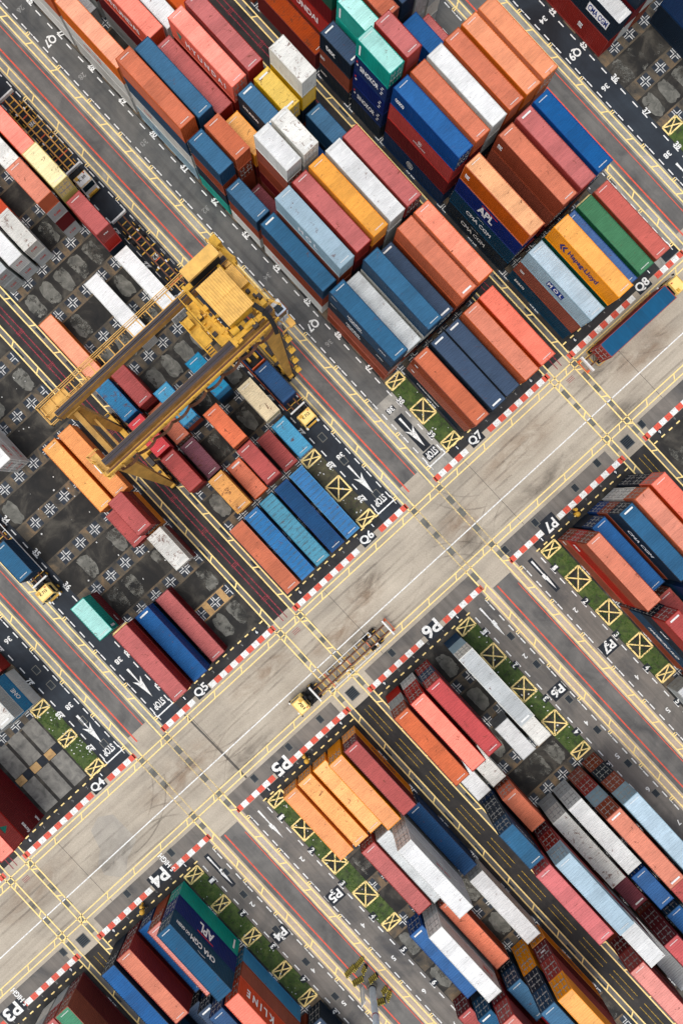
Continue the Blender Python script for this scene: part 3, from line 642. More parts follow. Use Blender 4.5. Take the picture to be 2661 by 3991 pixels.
HIDE = set("Q71-16.0 Q71-16.1 Q71-14.2 Q72-10.0 Q72-10.1 Q72-10.2 Q72-8.0 Q72-8.1 Q72-6.0 Q72-6.1 Q72-4.0 Q72-4.1 Q73-14.0 Q73-14.1 Q73-14.2 Q73-10.0 Q73-10.1 Q73-8.0 Q73-8.1 Q73-7.0 Q74-8.0 Q74-8.1 Q74-8.2 Q74-7.0 Q74-7.1 Q74-7.2 Q74-7.3 Q73-6.0 Q73-6.1 Q73-6.2 Q73-4.0 Q73-4.1 Q73-2.0 Q73-2.1 Q74-12.0 Q74-12.1 Q74-10.0 Q74-10.1 Q74-6.0 Q74-6.1 Q74-6.2 Q74-4.0 Q74-4.1 Q74-2.0 Q74-2.1 Q75-14.0 Q75-14.1 Q75-14.2 Q75-12.0 Q75-12.1 Q75-12.2 Q75-11.0 Q75-11.1 Q75-11.2 Q75-10.0 Q75-10.1 Q75-10.2 Q75-8.0 Q75-8.1 Q75-8.2 Q75-7.0 Q75-7.1 Q75-6.0 Q75-6.1 Q75-6.2 Q75-4.0 Q75-4.1 Q75-2.0 Q75-2.1 Q76-8.0 Q76-8.1 Q76-8.2 Q76-7.0 Q76-7.1 Q76-6.0 Q76-6.1 Q76-6.2 Q76-4.0 Q76-4.1 Q76-4.2 Q76-2.0 Q76-2.1 Q86-12.0 Q85-12.0 Q85-12.1 Q85-12.2 Q85-12.3 Q85-10.0 Q85-10.3 Q85-8.0 Q85-8.1 Q85-8.2 Q85-7.0 Q85-7.1 Q85-7.2 Q85-7.3 Q85-6.0 Q85-6.1 Q85-6.2 Q85-4.0 Q85-2.0 Q85-2.1 Q84-12.0 Q84-12.1 Q84-12.2 Q84-10.0 Q84-10.1 Q84-10.2 Q84-10.3 Q84-8.0 Q84-8.1 Q84-8.2 Q84-7.0 Q84-7.1 Q84-6.0 Q84-6.1 Q84-6.2 Q84-4.0 Q84-4.1 Q84-2.0 Q84-2.1 Q83-8.0 Q83-8.1 Q83-8.2 Q83-7.0 Q83-7.1 Q83-6.0 Q83-6.1 Q83-6.2 Q83-4.0 Q83-4.1 Q83-4.2 Q83-2.0 Q83-2.1 Q82-8.0 Q82-8.1 Q82-8.3 Q82-7.0 Q82-6.0 Q82-6.1 Q82-6.2 Q82-4.0 Q82-4.1 Q82-4.2 Q82-2.0 Q82-2.1 Q81-8.0 Q81-8.2 Q81-6.0 Q81-6.1 Q81-6.2 Q91-8.0 Q91-8.1 Q92-6.0 Q92-6.2 Q92-8.0 Q92-8.1 Q92-8.2 Q93-6.0 Q93-6.1 Q93-6.2 Q94-4.2 Q61-14.0 Q61-14.1 Q61-14.2 Q61-12.0 Q61-12.1 Q61-10.0 Q61-10.1 Q61-10.2 Q61-9.0 Q61-4.0 Q62-12.0 Q62-12.1 Q62-5.0 Q62-5.1 Q63-4.0 Q63-4.1 Q63-3.0 Q63-3.1 Q64-14.0 Q64-14.1 Q64-12.0 Q64-5.0 Q64-5.1 Q65-12.0 Q65-12.1 Q65-6.0 Q65-3.0 Q66-12.0 Q66-12.1 Q66-6.0 Q66-5.0 Q66-4.0 Q52-2.0 Q41-4.0 Q42-3.0 Q42-3.1 Q42-3.2 Q42-4.0 Q42-4.1 P730.0 P732.0 P742.0 P742.1 P742.2 P752.0 P752.1 P724.0 P724.1 P724.2 P734.0 P734.1 P734.2 P660.0 P620.0 P620.1 P664.0 P664.1 P664.2 P636.0 P656.0 P656.1 P656.2 P667.0 P637.0 P626.0 P626.1 P616.0 P616.1 P550.0 P547.0 P526.0 P536.0 P430.0 P460.0 P432.0 P432.1 P442.0 P462.0 P462.1 P424.0 P424.1 P434.0 P434.1 P350.0 P340.0 P340.1 P362.0 P362.1".split())
NC = [0]
def container(key, L, H, loc, rz, label, group, doors, hid=False, roofkey=None, nums=True):
    global NUM
    ms = cont_meshes(L, H)
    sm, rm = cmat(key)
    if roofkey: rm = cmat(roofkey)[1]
    if hid:
        mt = Matrix.Translation(loc) @ Matrix.Rotation(rz, 4, 'Z'); w = CW / 2
        cs = [mt @ Vector(p) for p in ((0, -w, .02), (L, -w, .02), (L, w, .02), (0, w, .02), (0, -w, H - .01), (L, -w, H - .01), (L, w, H - .01), (0, w, H - .01))]
        if sm not in HM: HM.append(sm)
        mi = HM.index(sm); n = len(hidden.v); hidden.v += [tuple(c_) for c_ in cs]
        for q in ((0, 3, 2, 1), (4, 5, 6, 7), (0, 1, 5, 4), (1, 2, 6, 5), (2, 3, 7, 6), (3, 0, 4, 7)): hidden.f.append(tuple(n + i for i in q)); hidden.m.append(mi)
        return None
    if NUM is None: NUM = (nummesh(False), nummesh(True))
    NC[0] += 1
    root = thing('shipping_container', label, 'shipping container', loc, rz, group)
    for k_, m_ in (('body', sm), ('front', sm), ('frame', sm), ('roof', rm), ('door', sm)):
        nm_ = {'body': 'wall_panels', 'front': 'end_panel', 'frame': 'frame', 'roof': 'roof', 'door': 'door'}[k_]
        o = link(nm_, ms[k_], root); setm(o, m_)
        if doors == 'SE' and k_ in ('front', 'door'):
            o.rotation_euler = (0, 0, math.pi); o.location = (L, 0, 0)
        if k_ == 'door':
            rd = link('lock_rods', ms['rods'], o)
    if nums:
        nm_ = NUM[1] if key in ('nv',) or random.random() < .15 else NUM[0]
        for x in ((.55,) if random.random() < .25 else (.55, L - .55) if random.random() < .6 else (L - .55,)):
            q = link('roof_number', nm_, root); q.location = (x, random.uniform(-.15, .15), H - .012)
    return root
REG = {}
WORDN = {20: 'short', 40: 'long'}
def stacks(side, spec):
    base, off = (QB, 40) if side == 'Q' else (PB, 1)
    for ln in spec.strip().split('\n'):
        ln = ln.split('#')[0].strip()
        if not ln: continue
        blk, row, k, size, lv = ln.split()[:5]; row = int(row); k = int(k); size = int(size)
        dj = ln.split()[5] if len(ln.split()) > 5 else None
        L = 12.192 if size == 40 else 6.058
        u = base + k * PITCH + (.55 if size == 40 else .296); v = rowv(blk, row); z = 0.03; lv = lv.split(','); n = len(lv)
        bays = f'bay {k + off}' if size == 20 else f'bays {k + off} and {k + off + 1}'
        for i, c_ in enumerate(lv):
            hc = c_[0] == '+'; c_ = c_.lstrip('+'); rk_ = None
            if '/' in c_: c_, rk_ = c_.split('/')
            H = 2.896 if hc else 2.591
            idn = f'{side}{blk}{row}{k}.{i}'
            hid = idn in HIDE
            word = PAL[rk_ if rk_ and i == n - 1 else c_][2]
            lab = f'{word} {WORDN[size]} container {level_word(i, n)}, block {side}{blk} row {row}, {bays}'
            ws = lab.split()
            if len(ws) > 16: lab = f'{word} container {level_word(i, n).replace(" in its stack", "").replace(" of its stack", "")}, block {side}{blk} row {row}, {bays}'
            doors = ('NW' if (side == 'P' or (i * 7 + k * 3 + row) % 4 == 0) else 'SE') if dj is None else dj
            if side == 'Q' and dj is None: doors = 'SE' if (i + row * 3 + k) % 5 == 0 else 'NW'
            dx = random.uniform(-.03, .03); dy = random.uniform(-.02, .02)
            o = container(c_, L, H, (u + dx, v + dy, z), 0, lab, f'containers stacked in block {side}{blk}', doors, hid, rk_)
            if o: REG[idn] = (o, L, H)
            z += H
stacks('Q', """
7 1 -16 40 wh,+or
7 1 -14 40 wh,wh,+or
7 1 -12 40 +wh,+wh,+or2
7 1 -10 40 +lb,+wh,+bl,+or
7 1 -8 20 tl,nv,br,bl
7 1 -7 20 wh,br,bl
7 1 -6 40 +wh,+br,+bl
7 1 -4 40 br,+br,+nv,+bl
7 2 -13 20 gy
7 2 -10 40 br,bl,br,+bl
7 2 -8 20 br,br,br,or
7 2 -7 20 mr
7 2 -6 40 +nv,+br,+br,+lb
7 2 -4 40 +gy,+br,+gy
7 2 -2 40 nv,+br,+br/or
7 3 -14 40 +gy,+mr,+co
7 3 -12 40 +gy,+mr,+co
7 3 -10 40 mr,+br,+rd
7 3 -8 20 br,mr,am
7 3 -7 20 br,mr,br,br,wh
7 4 -8 20 br,br,nv,nv/bl
7 4 -7 20 br,gy,br,gy,wr SE
7 3 -6 40 +br,+nv,+mr,+rd
7 3 -4 40 +br,+bl,+wh,+bl
7 3 -2 40 +nv,+nv,+nv
7 4 -12 40 mr,br,wh
7 4 -10 40 br,br,rd,+co
7 4 -6 40 +br,+bl,+br,+am
7 4 -4 40 +br,+bl,+nv
7 4 -2 40 br,nv,nv
7 5 -14 40 br,+br,+lb
7 5 -12 20 br,br,lb
7 5 -11 20 br,tl,os
7 5 -10 40 br,mr,br,+rd
7 5 -8 20 nv,br,nv,ye SE
7 5 -7 20 br,cb
7 5 -6 40 +br,+gy,+gy,+wh
7 5 -4 40 +br,+nv,+br,+or
7 5 -2 40 +nv,+br,+or
7 6 -8 20 bl,br,nv,ye,wr
7 6 -7 20 mr,nv,bl
7 6 -6 40 br,+mr,+nv,+rd
7 6 -4 40 +br,+nv,+bl,+ow
7 6 -2 40 +br,+mr,+co
8 6 -12 40 +br
8 6 -10 40 +mr/rs
8 6 -8 20 nv,br,nv
8 6 -7 20 nv,sk,nb,sk,tl
8 6 -6 40 +db,+mr,+rf,+cb
8 6 -4 40 +nv,+tn,+nb,+mx
8 6 -2 40 +tn,+br,+lb
8 5 -12 40 br,+rf,mr,tg
8 5 -10 40 br,+rf,mr,tg
8 5 -8 20 br,nv,tl,tl
8 5 -7 20 nv,br,mr,br,rd
8 5 -6 40 +br,+nv,+mr,+or
8 5 -4 40 mr
8 5 -2 40 +br,+cb,+tg,+am
8 4 -12 40 br,nv,br
8 4 -10 40 nv,br,br,mr
8 4 -8 20 nv,nv,br,br
8 4 -7 20 br,cb
8 4 -6 40 +br,+nv,+gy,+wh
8 4 -4 40 nv,+mr,+br/mr,+br/or
8 4 -2 40 +br,+nv,+pw
8 3 -8 20 nv,bl,nv,nv
8 3 -7 20 nv,bl,cb
8 3 -6 40 +br,+nv,+br,+or
8 3 -4 40 +br,+bl,+nv,+rd
8 3 -2 40 +nv,+br,+gn
8 2 -8 20 gy,gy,gy,gy
8 2 -7 20 br,rd
8 2 -6 40 +br,+gy,+br,+or2
8 2 -4 40 +br,+br,+nv,+cb
8 2 -2 40 +nv,+br,+br/rf
8 1 -8 20 gy,wr,gy
8 1 -6 40 +br,+bl,+br,+or2
9 1 -6 40 +rx,+nv/wh NW
9 1 -8 40 +bl,+nv
9 2 -6 40 +wh,+mr,+nv
9 2 -8 40 +nv,+br,+bl
9 3 -6 40 +br,+wh,+nv
9 4 -4 40 +nv,+db,+db/cb NW
6 1 -14 40 br,br,+co
6 1 -12 40 br,br,+co
6 1 -10 20 br,br,cr,cr SE
6 1 -9 20 nv,rf,rd NW
6 1 -8 40 wh
6 1 -4 20 wh,bg NW
6 1 -3 20 cy
6 2 -12 40 br,gy,+wr
6 2 -10 20 gy,mr,gy,or NW
6 2 -5 20 nv,bl,cy NW
6 2 -3 20 rd
6 3 -8 40 wh
6 3 -4 20 br,mr,ow NW
6 3 -3 20 br,mr,rd NW
6 4 -14 40 +co,+or
6 4 -12 40 +co
6 4 -10 20 gy,wr NW
6 4 -5 20 nv,br,cy SE
6 4 -3 20 os
6 5 -12 40 wh,wh
6 5 -10 20 gy,wh NW
6 5 -6 20 mr,rd NW
6 5 -5 20 or
6 5 -4 20 vi
6 5 -3 20 br,am2 NW
6 6 -12 40 gy,wh
6 6 -10 20 gy,gy SE
6 6 -8 40 +or2
6 6 -6 20 br,yr NW
6 6 -5 20 mr,rr NW
6 6 -4 20 mr,rd NW
6 2 -2 40 cy/bs
6 3 -2 40 cb/db
6 4 -2 40 ts
6 5 -2 40 bs
6 6 -2 40 or NW
5 6 -6 40 +oc
5 5 -6 40 +oc/am
5 6 -4 20 am,mr,rd
5 5 -4 20 rd
5 6 -3 20 mr,wr
5 3 -8 40 wh,+wh SE
5 1 -3 20 mr,tl NW
5 2 -2 40 mr,mr,rd NW
5 3 -2 40 nv,cb NW
5 4 -2 40 mr/rd NW
4 1 -3 20 wh,cy,gy/wr NW
4 1 -4 20 rd NW
4 2 -3 20 wh,gy,wh NW
4 5 -2 40 +mr,+mr,+rf/co NW
4 2 -4 20 rd,gy
""")
stacks('P', """
7 2 0 40 +br,+rf,+br/or
7 3 0 40 +nv,+db/cb
7 4 0 40 +cb,+br,+nv/tn
7 5 0 40 +wh,+wh,+or
7 6 0 40 +nv,+nv,+co
7 2 2 40 br,+bl,nv,+rd
7 3 2 40 br,+br/rd
7 4 2 40 nv,+bl,+db
7 5 2 40 br,+rd
7 2 4 40 br,+rf,rd
7 3 4 40 nv,bl,br
7 1 4 40 gy
6 6 0 40 +rf,+gy,+br/os
6 5 0 40 +wh,+rf,+rf/co
6 4 0 40 +rd,+bl,+rd/ro
6 2 0 40 +bl,+lb,+wr/gy
6 2 2 20 wr
6 3 2 20 gy/wh
6 5 2 20 wr
6 6 2 20 wh
6 5 3 20 br,os
6 6 3 20 db,nv,nv,bl
6 4 4 40 gy,+wr
6 3 4 40 gy,+wh
6 2 4 40 +br,+rd,+lb,+br/or
6 1 4 40 +br,+nv,+br,+lb
6 6 4 40 mr,br,mr,+ro
6 5 4 40 +br,+mr,+rd,+lb
6 4 6 20 mr
6 3 6 20 nv,cb
6 5 6 20 br,gy,mr,wh
6 6 7 40 br,mr,+rd/pk
6 5 7 40 gy
6 4 7 40 br,+mr,+mr/ro
6 3 7 40 nv,+bl/cb
6 2 6 40 mr,+br,+rd
6 1 6 40 br,nv
5 2 0 40 am/oc
5 3 0 40 am/aw
5 4 0 40 am
5 5 0 40 am,am/oc
5 6 0 40 am,mr/rd
5 3 2 40 rd
5 4 2 40 +gy/gy
5 5 2 40 +wh,+wh,+wh
5 6 2 40 +db
5 6 4 40 +wh
5 4 4 40 br/ow
5 3 4 40 +gy,+wh/wh
5 2 4 40 +cb
5 4 6 20 nv,bl
5 4 7 40 rr
5 5 6 40 am,am,+nv,+bl
5 6 6 40 am,+mr,+rd,+am
5 1 6 40 +mr/rd
5 2 6 40 nv,+tn
5 3 6 40 br,+mr,+rd/pk
4 2 0 40 +tl,+nb,+tn
4 3 0 40 br,+br/pk
4 4 0 40 db/cb
4 5 0 40 mr,+rd/or
4 6 0 40 +nv,+nv/cb
4 2 2 40 cy,br,+co
4 3 2 40 nv,+nv,db
4 4 2 40 cb,nv
4 5 2 40 nv
4 6 2 40 +nv,+tn
4 1 4 40 +nv
4 2 4 40 br,+br
4 3 4 40 br,+nv
3 6 0 40 +mr,+br/tg
3 5 0 40 gy,+rd
3 4 0 40 wr,+gy
3 6 2 40 br,+mr
""")
WHT, REDM, BLUM = plain('letter_white', (240, 240, 240), .6), plain('letter_red', (214, 52, 40), .6), plain('letter_blue', (16, 52, 130), .6)
PUR, TRI = plain('letter_indigo', (34, 30, 96), .6), plain('letter_teal', (10, 128, 110), .6)
def sgn(idn, side, txt, frac, h, col=None, w=None, zf=.5, box=None):
    if idn in REG:
        o, L, H = REG[idn]; side_text(o, L, H, side, txt, frac, h, col or WHT, w, zf, box)
for i_, x in ((3, 'SINOKOR'), (1, 'SINOKOR')):
    sgn(f'Q86-7.{i_}', 'SW', x, .46, .8, w=3.5)
for i_ in (1, 2, 3):
    sgn(f'Q86-7.{i_}', 'SW', '#bar', .07, .3, REDM, w=.25, zf=.72); sgn(f'Q86-7.{i_}', 'SW', '#bar', .09, .25, WHT, w=.3, zf=.55)
    for q in (.3, .45, .6, .75): sgn(f'Q86-7.{i_}', 'SW', '#bar', .84 + .03 * ((q * 20) % 2), .16, WHT, w=.35, zf=q)
sgn('Q86-7.4', 'SW', '#bar', .11, 1.5, WHT, w=.28); sgn('Q85-8.3', 'SW', '#bar', .11, 1.4, WHT, w=.28)
for i_ in ('Q73-12.2', 'Q73-14.2', 'Q85-10.1', 'Q85-12.1'): sgn(i_, 'SW', 'HYUNDAI', .52, .95, w=6.4)
sgn('Q74-10.3', 'SW', 'H Y U N D A I', .56, .9, w=7.6); sgn('Q74-10.3', 'SW', '#tri', .15, 1.1, TRI)
for i_, f_ in (('Q71-12.1', .33), ('Q71-12.1', .5), ('Q71-10.1', .25), ('Q71-6.0', .2)): sgn(i_, 'SW', 'K LINE', f_, .45, REDM, w=1.5)
sgn('Q71-10.0', 'SW', 'HJ', .3, .7, BLUM, w=1.4)
sgn('Q72-6.3', 'SW', 'M O L', .5, .9, w=3.6); sgn('Q86-2.2', 'SW', 'M O L', .5, .75, WHT, w=2.7, box=BLUM)
sgn('Q86-2.1', 'SW', 'tex', .1, .6, w=.9); sgn('Q86-2.0', 'SW', 'seaco', .17, .55, w=2)
sgn('Q86-4.2', 'SW', 'APL', .47, 1.5, w=2.9); sgn('Q86-4.2', 'SW', '#bar', .5, .14, REDM, w=2.9, zf=.83)
for i_ in (0, 1): sgn(f'Q86-4.{i_}', 'SW', 'CMA CGM', .45, .75, w=4.9); sgn(f'Q86-4.{i_}', 'SW', '#arc', .45, .9, w=1.8, zf=.8)
sgn('Q86-4.3', 'SW', 'msc', .08, .7, w=.75); sgn('Q84-4.3', 'SW', 'msc', .08, .7, w=.75); sgn('Q86-6.3', 'SW', 'cosco', .12, .6, w=1.6)
sgn('Q86-6.2', 'SW', '#ring', .5, .7); sgn('Q86-6.2', 'SW', 'MAGELLAN', .5, .22, w=2.3, zf=.3); sgn('Q86-6.0', 'SW', '#ring', .45, 1.3)
sgn('Q85-2.3', 'SW', 'Hapag-Lloyd', .52, 1.15, PUR, w=5.4); sgn('Q85-2.3', 'SW', '#chev', .17, 1.2, PUR)
sgn('Q86-8.2', 'SW', 'tex', .35, .8, w=1.9); sgn('Q86-8.1', 'SW', 'seaco', .1, .5, w=.5 * 1.8); sgn('Q86-8.0', 'SW', 'seaco', .15, .3)
sgn('Q74-8.3', 'SW', 'HYUNDAI', .4, .5); sgn('Q91-6.1', 'SW', 'CMA CGM', .73, .8, BLUM, w=3.7, box=WHT); sgn('Q91-6.0', 'SW', 'msc', .6, .7, w=.8)
sgn('Q94-4.2', 'SW', 'SEACO', .3, .6, w=2.6)
for i_ in (2, 3): sgn(f'Q71-4.{i_}', 'SW', 'HYUNDAI', .4, .55, w=2.6); sgn(f'Q71-4.{i_}', 'SW', 'MERCHANT', .42, .4, w=2.6, zf=.25); sgn(f'Q71-4.{i_}', 'SW', 'HMMU', .83, .3, w=1.3, zf=.6); sgn(f'Q71-4.{i_}', 'SW', 'HMMU', .08, .2, w=1.0, zf=.8)
sgn('Q72-2.0', 'SW', 'HYUNDAI MERCHANT', .4, .5, w=4.6)
for i_ in (1, 2): sgn(f'Q72-2.{i_}', 'SW', 'msc', .08, .4, w=.6)
for i_ in ('Q63-4.1',): pass
sgn('Q62-10.2', 'SE', 'K LINE', .5, .4, REDM, w=1.1); sgn('Q62-10.0', 'SE', 'K LINE', .5, .4, REDM, w=1.1)
for r_ in '456':
    for q in '01': sgn(f'Q6{r_}-10.{q}', 'SE', 'K LINE', .5, .38, REDM, w=1.0, zf=.6)
sgn('Q61-9.2', 'SE', 'TRI', .5, .3, w=.8, zf=.6)
for i_ in (0, 1): sgn(f'Q53-8.{i_}', 'NE', 'K LINE', .85, .5, REDM, w=2.0); sgn(f'Q53-8.{i_}', 'SE', 'K LINE', .5, .35, REDM, w=1.1)
sgn('Q51-3.1', 'NE', '#bar', .9, 1.3, WHT, w=.35); sgn('Q51-3.0', 'NE', 'GESCA', .8, .4, w=1.1)
sgn('Q53-2.0', 'NE', 'COSCO', .82, .35, w=1.6); sgn('Q45-2.2', 'NE', 'H', .55, 1.2, w=1.1); sgn('Q45-2.2', 'NE', '#tri', .75, 1.2, TRI)
sgn('Q45-2.1', 'NE', 'florens', .92, .7, w=1.6); sgn('Q45-2.0', 'NE', 'msk', .95, .5, w=.9)
sgn('Q41-3.1', 'NE', 'ONE', .55, 1.0, WHT, w=1.7)
sgn('P42 0.2', 'NE', '', .5, 1) if 0 else None
sgn('P420.2', 'NE', 'CMA CGM', .5, .85, w=4.8); sgn('P420.2', 'NE', '#arc', .5, .9, w=1.8, zf=.8); sgn('P420.2', 'NE', 'GO GREEN', .18, .5, w=2.6)
sgn('P420.1', 'NE', 'APL', .5, 1.5, w=2.9); sgn('P420.1', 'NE', '#bar', .5, .14, REDM, w=3.2, zf=.85); sgn('P420.0', 'NE', '#bar', .92, 1.6, WHT, w=.3)
sgn('P422.2', 'NE', 'K L I N E', .35, 1.1, w=5.4)
for f_ in (.5, .62): sgn('P552.2', 'NE', 'K LINE', f_, .5, REDM, w=1.2)
sgn('P534.1', 'NE', 'K LINE', .82, .55, REDM, w=1.9)
sgn('P740.2', 'SW', 'CMA CGM', .45, .75, w=4.9); sgn('P722.1', 'SW', 'HAMBURG SUD', .5, .8, w=6); sgn('P722.2', 'SW', 'cai', .3, .6, w=1.4); sgn('P724.0', 'SW', 'HAMBURG SUD', .4, .6, w=5)
sgn('P720.1', 'SW', 'triton', .1, .7, w=1.3); sgn('P720.0', 'SW', 'tex', .05, .5, w=.8)
sgn('P566.1', 'NW', 'tex', .5, .35, w=.8, zf=.55); sgn('P566.0', 'NE', 'Hapag-Lloyd', .5, .9, PUR, w=5); sgn('P560.0', 'NE', 'Hapag-Lloyd', .5, .9, PUR, w=5)
sgn('P546.1', 'NE', 'HYUNDAI', .5, .6, w=3); sgn('P663.3', 'NE', 'HYUNDAI', .5, .4, w=3.4)
if hidden.f:
    hidden.build('shipping_containers', HM, kind='stuff', label='lower containers buried inside the stacks')
# ------------------------------------------------------------------ crane
CX, CY = -22.0, -2.0
M['cdk'] = plain('girder_deck_dark', (62, 56, 62), 0.7, vary=0.6, sc=1.5)
crane = thing('gantry_crane', 'yellow gantry crane straddling block Q6 with twin rusty girders and ribbed machinery house', 'crane', (CX, CY, 0))
class CB(MB):
    def part(s, name, mats, parent=None, label=None):
        o = s.build(name, mats, parent or crane); 
        if not parent: o.location = (-CX, -CY, 0)
        if label: o['label'] = label
        return o
def rail(mb, a, b, h=1.05, step=1.6, r=.035, mi=0, posts=True):
    a = Vector(a); b = Vector(b); n = max(1, round((b - a).length / step))
    for z in (h, h * .55): mb.beam(a + Vector((0, 0, z)), b + Vector((0, 0, z)), r * 2, mi=mi)
    for i in range(n + 1):
        p = a.lerp(b, i / n); mb.beam(p, p + Vector((0, 0, h)), r * 2, mi=mi)
for v in (-13.55, 9.6):
    m = CB(); m.box(-29.0, -14.8, v - .38, v + .38, 1.25, 2.05); m.box(-24.5, -17.5, v - .3, v + .3, .8, 1.25)
    sill = m.part('sill_beam', [M['cyb']])
    for u in (-28.2, -26.4, -17.2, -15.4):
        w = CB()
        for dv in (-.42, .42):
            w.tube((u, v + dv - .22, .72), (u, v + dv + .22, .72), .72, n=20); w.tube((u, v + dv - .24, .72), (u, v + dv + .24, .72), .3, n=12, mi=1)
        w.part('wheel', [M['blk'], M['cyb']])
    for u in (-27.3, -16.3):
        b_ = CB(); b_.beam((u - 1, v, 1.2), (u + 1, v, 1.2), .3, .5); b_.box(u - .35, u + .35, v - .55, v + .55, .9, 1.5); b_.box(u - 1.5, u - 1.1, v - .7, v + .2, 1.6, 2.3, 1)
        b_.part('bogie', [M['cyb'], M['dks']])
    eb = CB(); eb.box(-23.0, -20.6, v + .45, v + 1.3, 1.5, 3.1) if v < 0 else eb.box(-19.5, -18.2, v + .5, v + 1.3, 1.4, 2.8)
    eb.box(-20.2, -18.8, v - .2, v + .5, 2.06, 2.9, 1); eb.part('machinery_box', [M['cyb'], M['dks']])
for v, vt in ((-13.55, -13.15), (9.6, 9.5)):
    for ub, ut in ((-26.1, -25.75), (-15.4, -17.9)):
        l = CB(); l.beam((ub, v, 2.05), (ut, vt, 20.3), .62, .8, w2=.95, h2=1.9, up=(0, 1, 0))
        l.part('leg', [M['cgir']])
        t = CB(); t.beam((ub + .2, v + .4, 2.2), (ut + .35, vt + .8, 20.2), .16); t.part('leg_pipe', [M['dks']])
    x = CB(); x.beam((-25.9, vt, 19.4), (-17.8, vt, 19.4), .6, .9); x.part('portal_tie', [M['cgir']])
    x = CB(); x.beam((-26.0, v, 5), (-19.5, vt, 12.8), .16, mi=1) if v > 0 else x.beam((-25.9, vt, 13.5), (-17.2, vt, 13.5), .3)
    x.part('brace', [M['cgir'], M['dks']])
for nm_, u0, u1, vl in (('a', -26.1, -25.45, -14.5), ('b', -18.75, -17.95, -14.3)):
    gm = CB(); gm.box(u0, u1, vl, 10.9, 20.2, 21.95); 
    for v in [vl + 1.5 + i * 2.9 for i in range(9)]: gm.box(u0 - .02, u1 + .02, v, v + .07, 20.3, 21.8)
    gd = gm.part('girder', [M['cgir']])
    dk = CB(); dk.box(u0 + .04, u1 - .04, vl + .1, 10.8, 21.95, 22.0)
    dk.box((u0 + u1) / 2 - .06, (u0 + u1) / 2 + .06, vl + .1, 10.8, 22.0, 22.12, 1)
    for q in (.2, .32, .8, .92): dk.box(u0 + q, u0 + q + .035, vl + .3, 10.6, 22.0, 22.05, 2)
    dk.part('crane_rail', [M['cdk'], M['dks'], M['cgrey']])
# walkways
wk = CB(); wk.box(-26.6, -26.15, -15.6, 10.6, 20.9, 20.96); wk.box(-27.9, -27.8, -15.6, 10.6, 20.9, 21.0)
wk.box(-27.9, -26.4, -15.6, -12.0, 20.86, 20.9)
for i in range(19): wk.box(-27.85, -26.4, -15.5 + i * 1.45, -15.38 + i * 1.45, 20.96, 21.03)
for i in range(70): wk.box(-27.8, -27.5, -15.5 + i * .37, -15.46 + i * .37, 20.91, 20.94)
wk.part('walkway', [M['cy']])
rl_ = CB(); rail(rl_, (-27.85, -15.6, 20.96), (-27.85, 10.6, 20.96)); rail(rl_, (-27.85, -15.6, 20.96), (-25.3, -15.6, 20.96)); rail(rl_, (-25.3, -15.6, 20.96), (-25.3, -14.6, 20.96)); rail(rl_, (-26.45, -15.4, 20.96), (-26.45, -9, 20.96))
rl_.part('handrail', [M['cy']])
wk = CB(); wk.box(-17.7, -17.15, -14.9, 10.6, 20.95, 21.0)
wk.box(-17.72, -17.68, -14.9, 10.6, 21.0, 21.02)
for i in range(6): wk.box(-17.7, -16.6, -13 + i * 4.1, -12.8 + i * 4.1, 21.0, 21.08)
wk.box(-17.55, -17.35, -14.6, 10.4, 21.0, 21.12, 1); wk.box(-17.1, -16.95, -14.6, 10.4, 21.0, 21.1)
wk.part('walkway', [M['cgir'], M['rustb'], M['cyb']])
rl_ = CB(); rail(rl_, (-17.0, -14.9, 21), (-17.0, 10.6, 21), step=2.05, r=.06); rail(rl_, (-19.3, -15.0, 21), (-17.1, -15.0, 21)); rl_.part('handrail', [M['cyb']])
ep = CB(); ep.box(-20.1, -16.8, -15.2, -14.3, 20.8, 20.9); ep.box(-19.0, -17.8, -15.3, -15.1, 20.9, 21.5, 1); ep.part('end_platform', [M['cy'], M['wht']])
rl_ = CB(); rail(rl_, (-20.1, -15.2, 20.9), (-20.1, -13.8, 20.9)); rl_.part('handrail', [M['cy']]); rl_ = CB(); rail(rl_, (-20.1, -15.2, 20.9), (-19.2, -15.2, 20.9)); rl_.part('handrail', [M['cy']])
fs = CB()
for i in range(9):
    a = -13.6 + i * 2.6; 
    for j in range(6):
        t0, t1 = j / 6, (j + 1) / 6; sag = lambda t: 20.1 - 1.2 * 4 * t * (1 - t)
        for du in (-.12, .0, .12): fs.beam((-16.95 + du, a + 2.6 * t0, sag(t0)), (-16.95 + du, a + 2.6 * t1, sag(t1)), .09)
fs.part('cable_festoon', [M['rustb']])
# trolley
tr = CB(); tr.box(-26.4, -17.6, 5.0, 5.35, 22.12, 22.5); tr.box(-26.4, -17.6, 9.4, 9.75, 22.12, 22.5); tr.box(-26.2, -25.6, 5.35, 9.4, 22.15, 22.5); tr.box(-18.6, -18.0, 5.35, 9.4, 22.15, 22.5)
tr.box(-24.6, -18.8, 3.9, 5.6, 22.0, 22.1); tr.box(-24.4, -19.0, 9.3, 10.9, 22.0, 22.1); tr.part('trolley_frame', [M['cyb']])
hs_ = CB(); hs_.box(-24.05, -19.25, 5.95, 9.0, 22.5, 24.75); hs_.part('machinery_house', [M['cyb']])
rf_ = CB()
for x0, x1, z in ((-24.25, -21.65, 24.92), (-21.68, -19.05, 24.86)):
    addvf(rf_, corr((x0, 5.75, z), (0, 1, 0), 3.5, (1, 0, 0), x1 - x0, (0, 0, -.04), .29)); rf_.box(x0, x1, 5.77, 9.23, z - .14, z - .07)
rf_ = rf_.part('house_roof', [M['cy']])
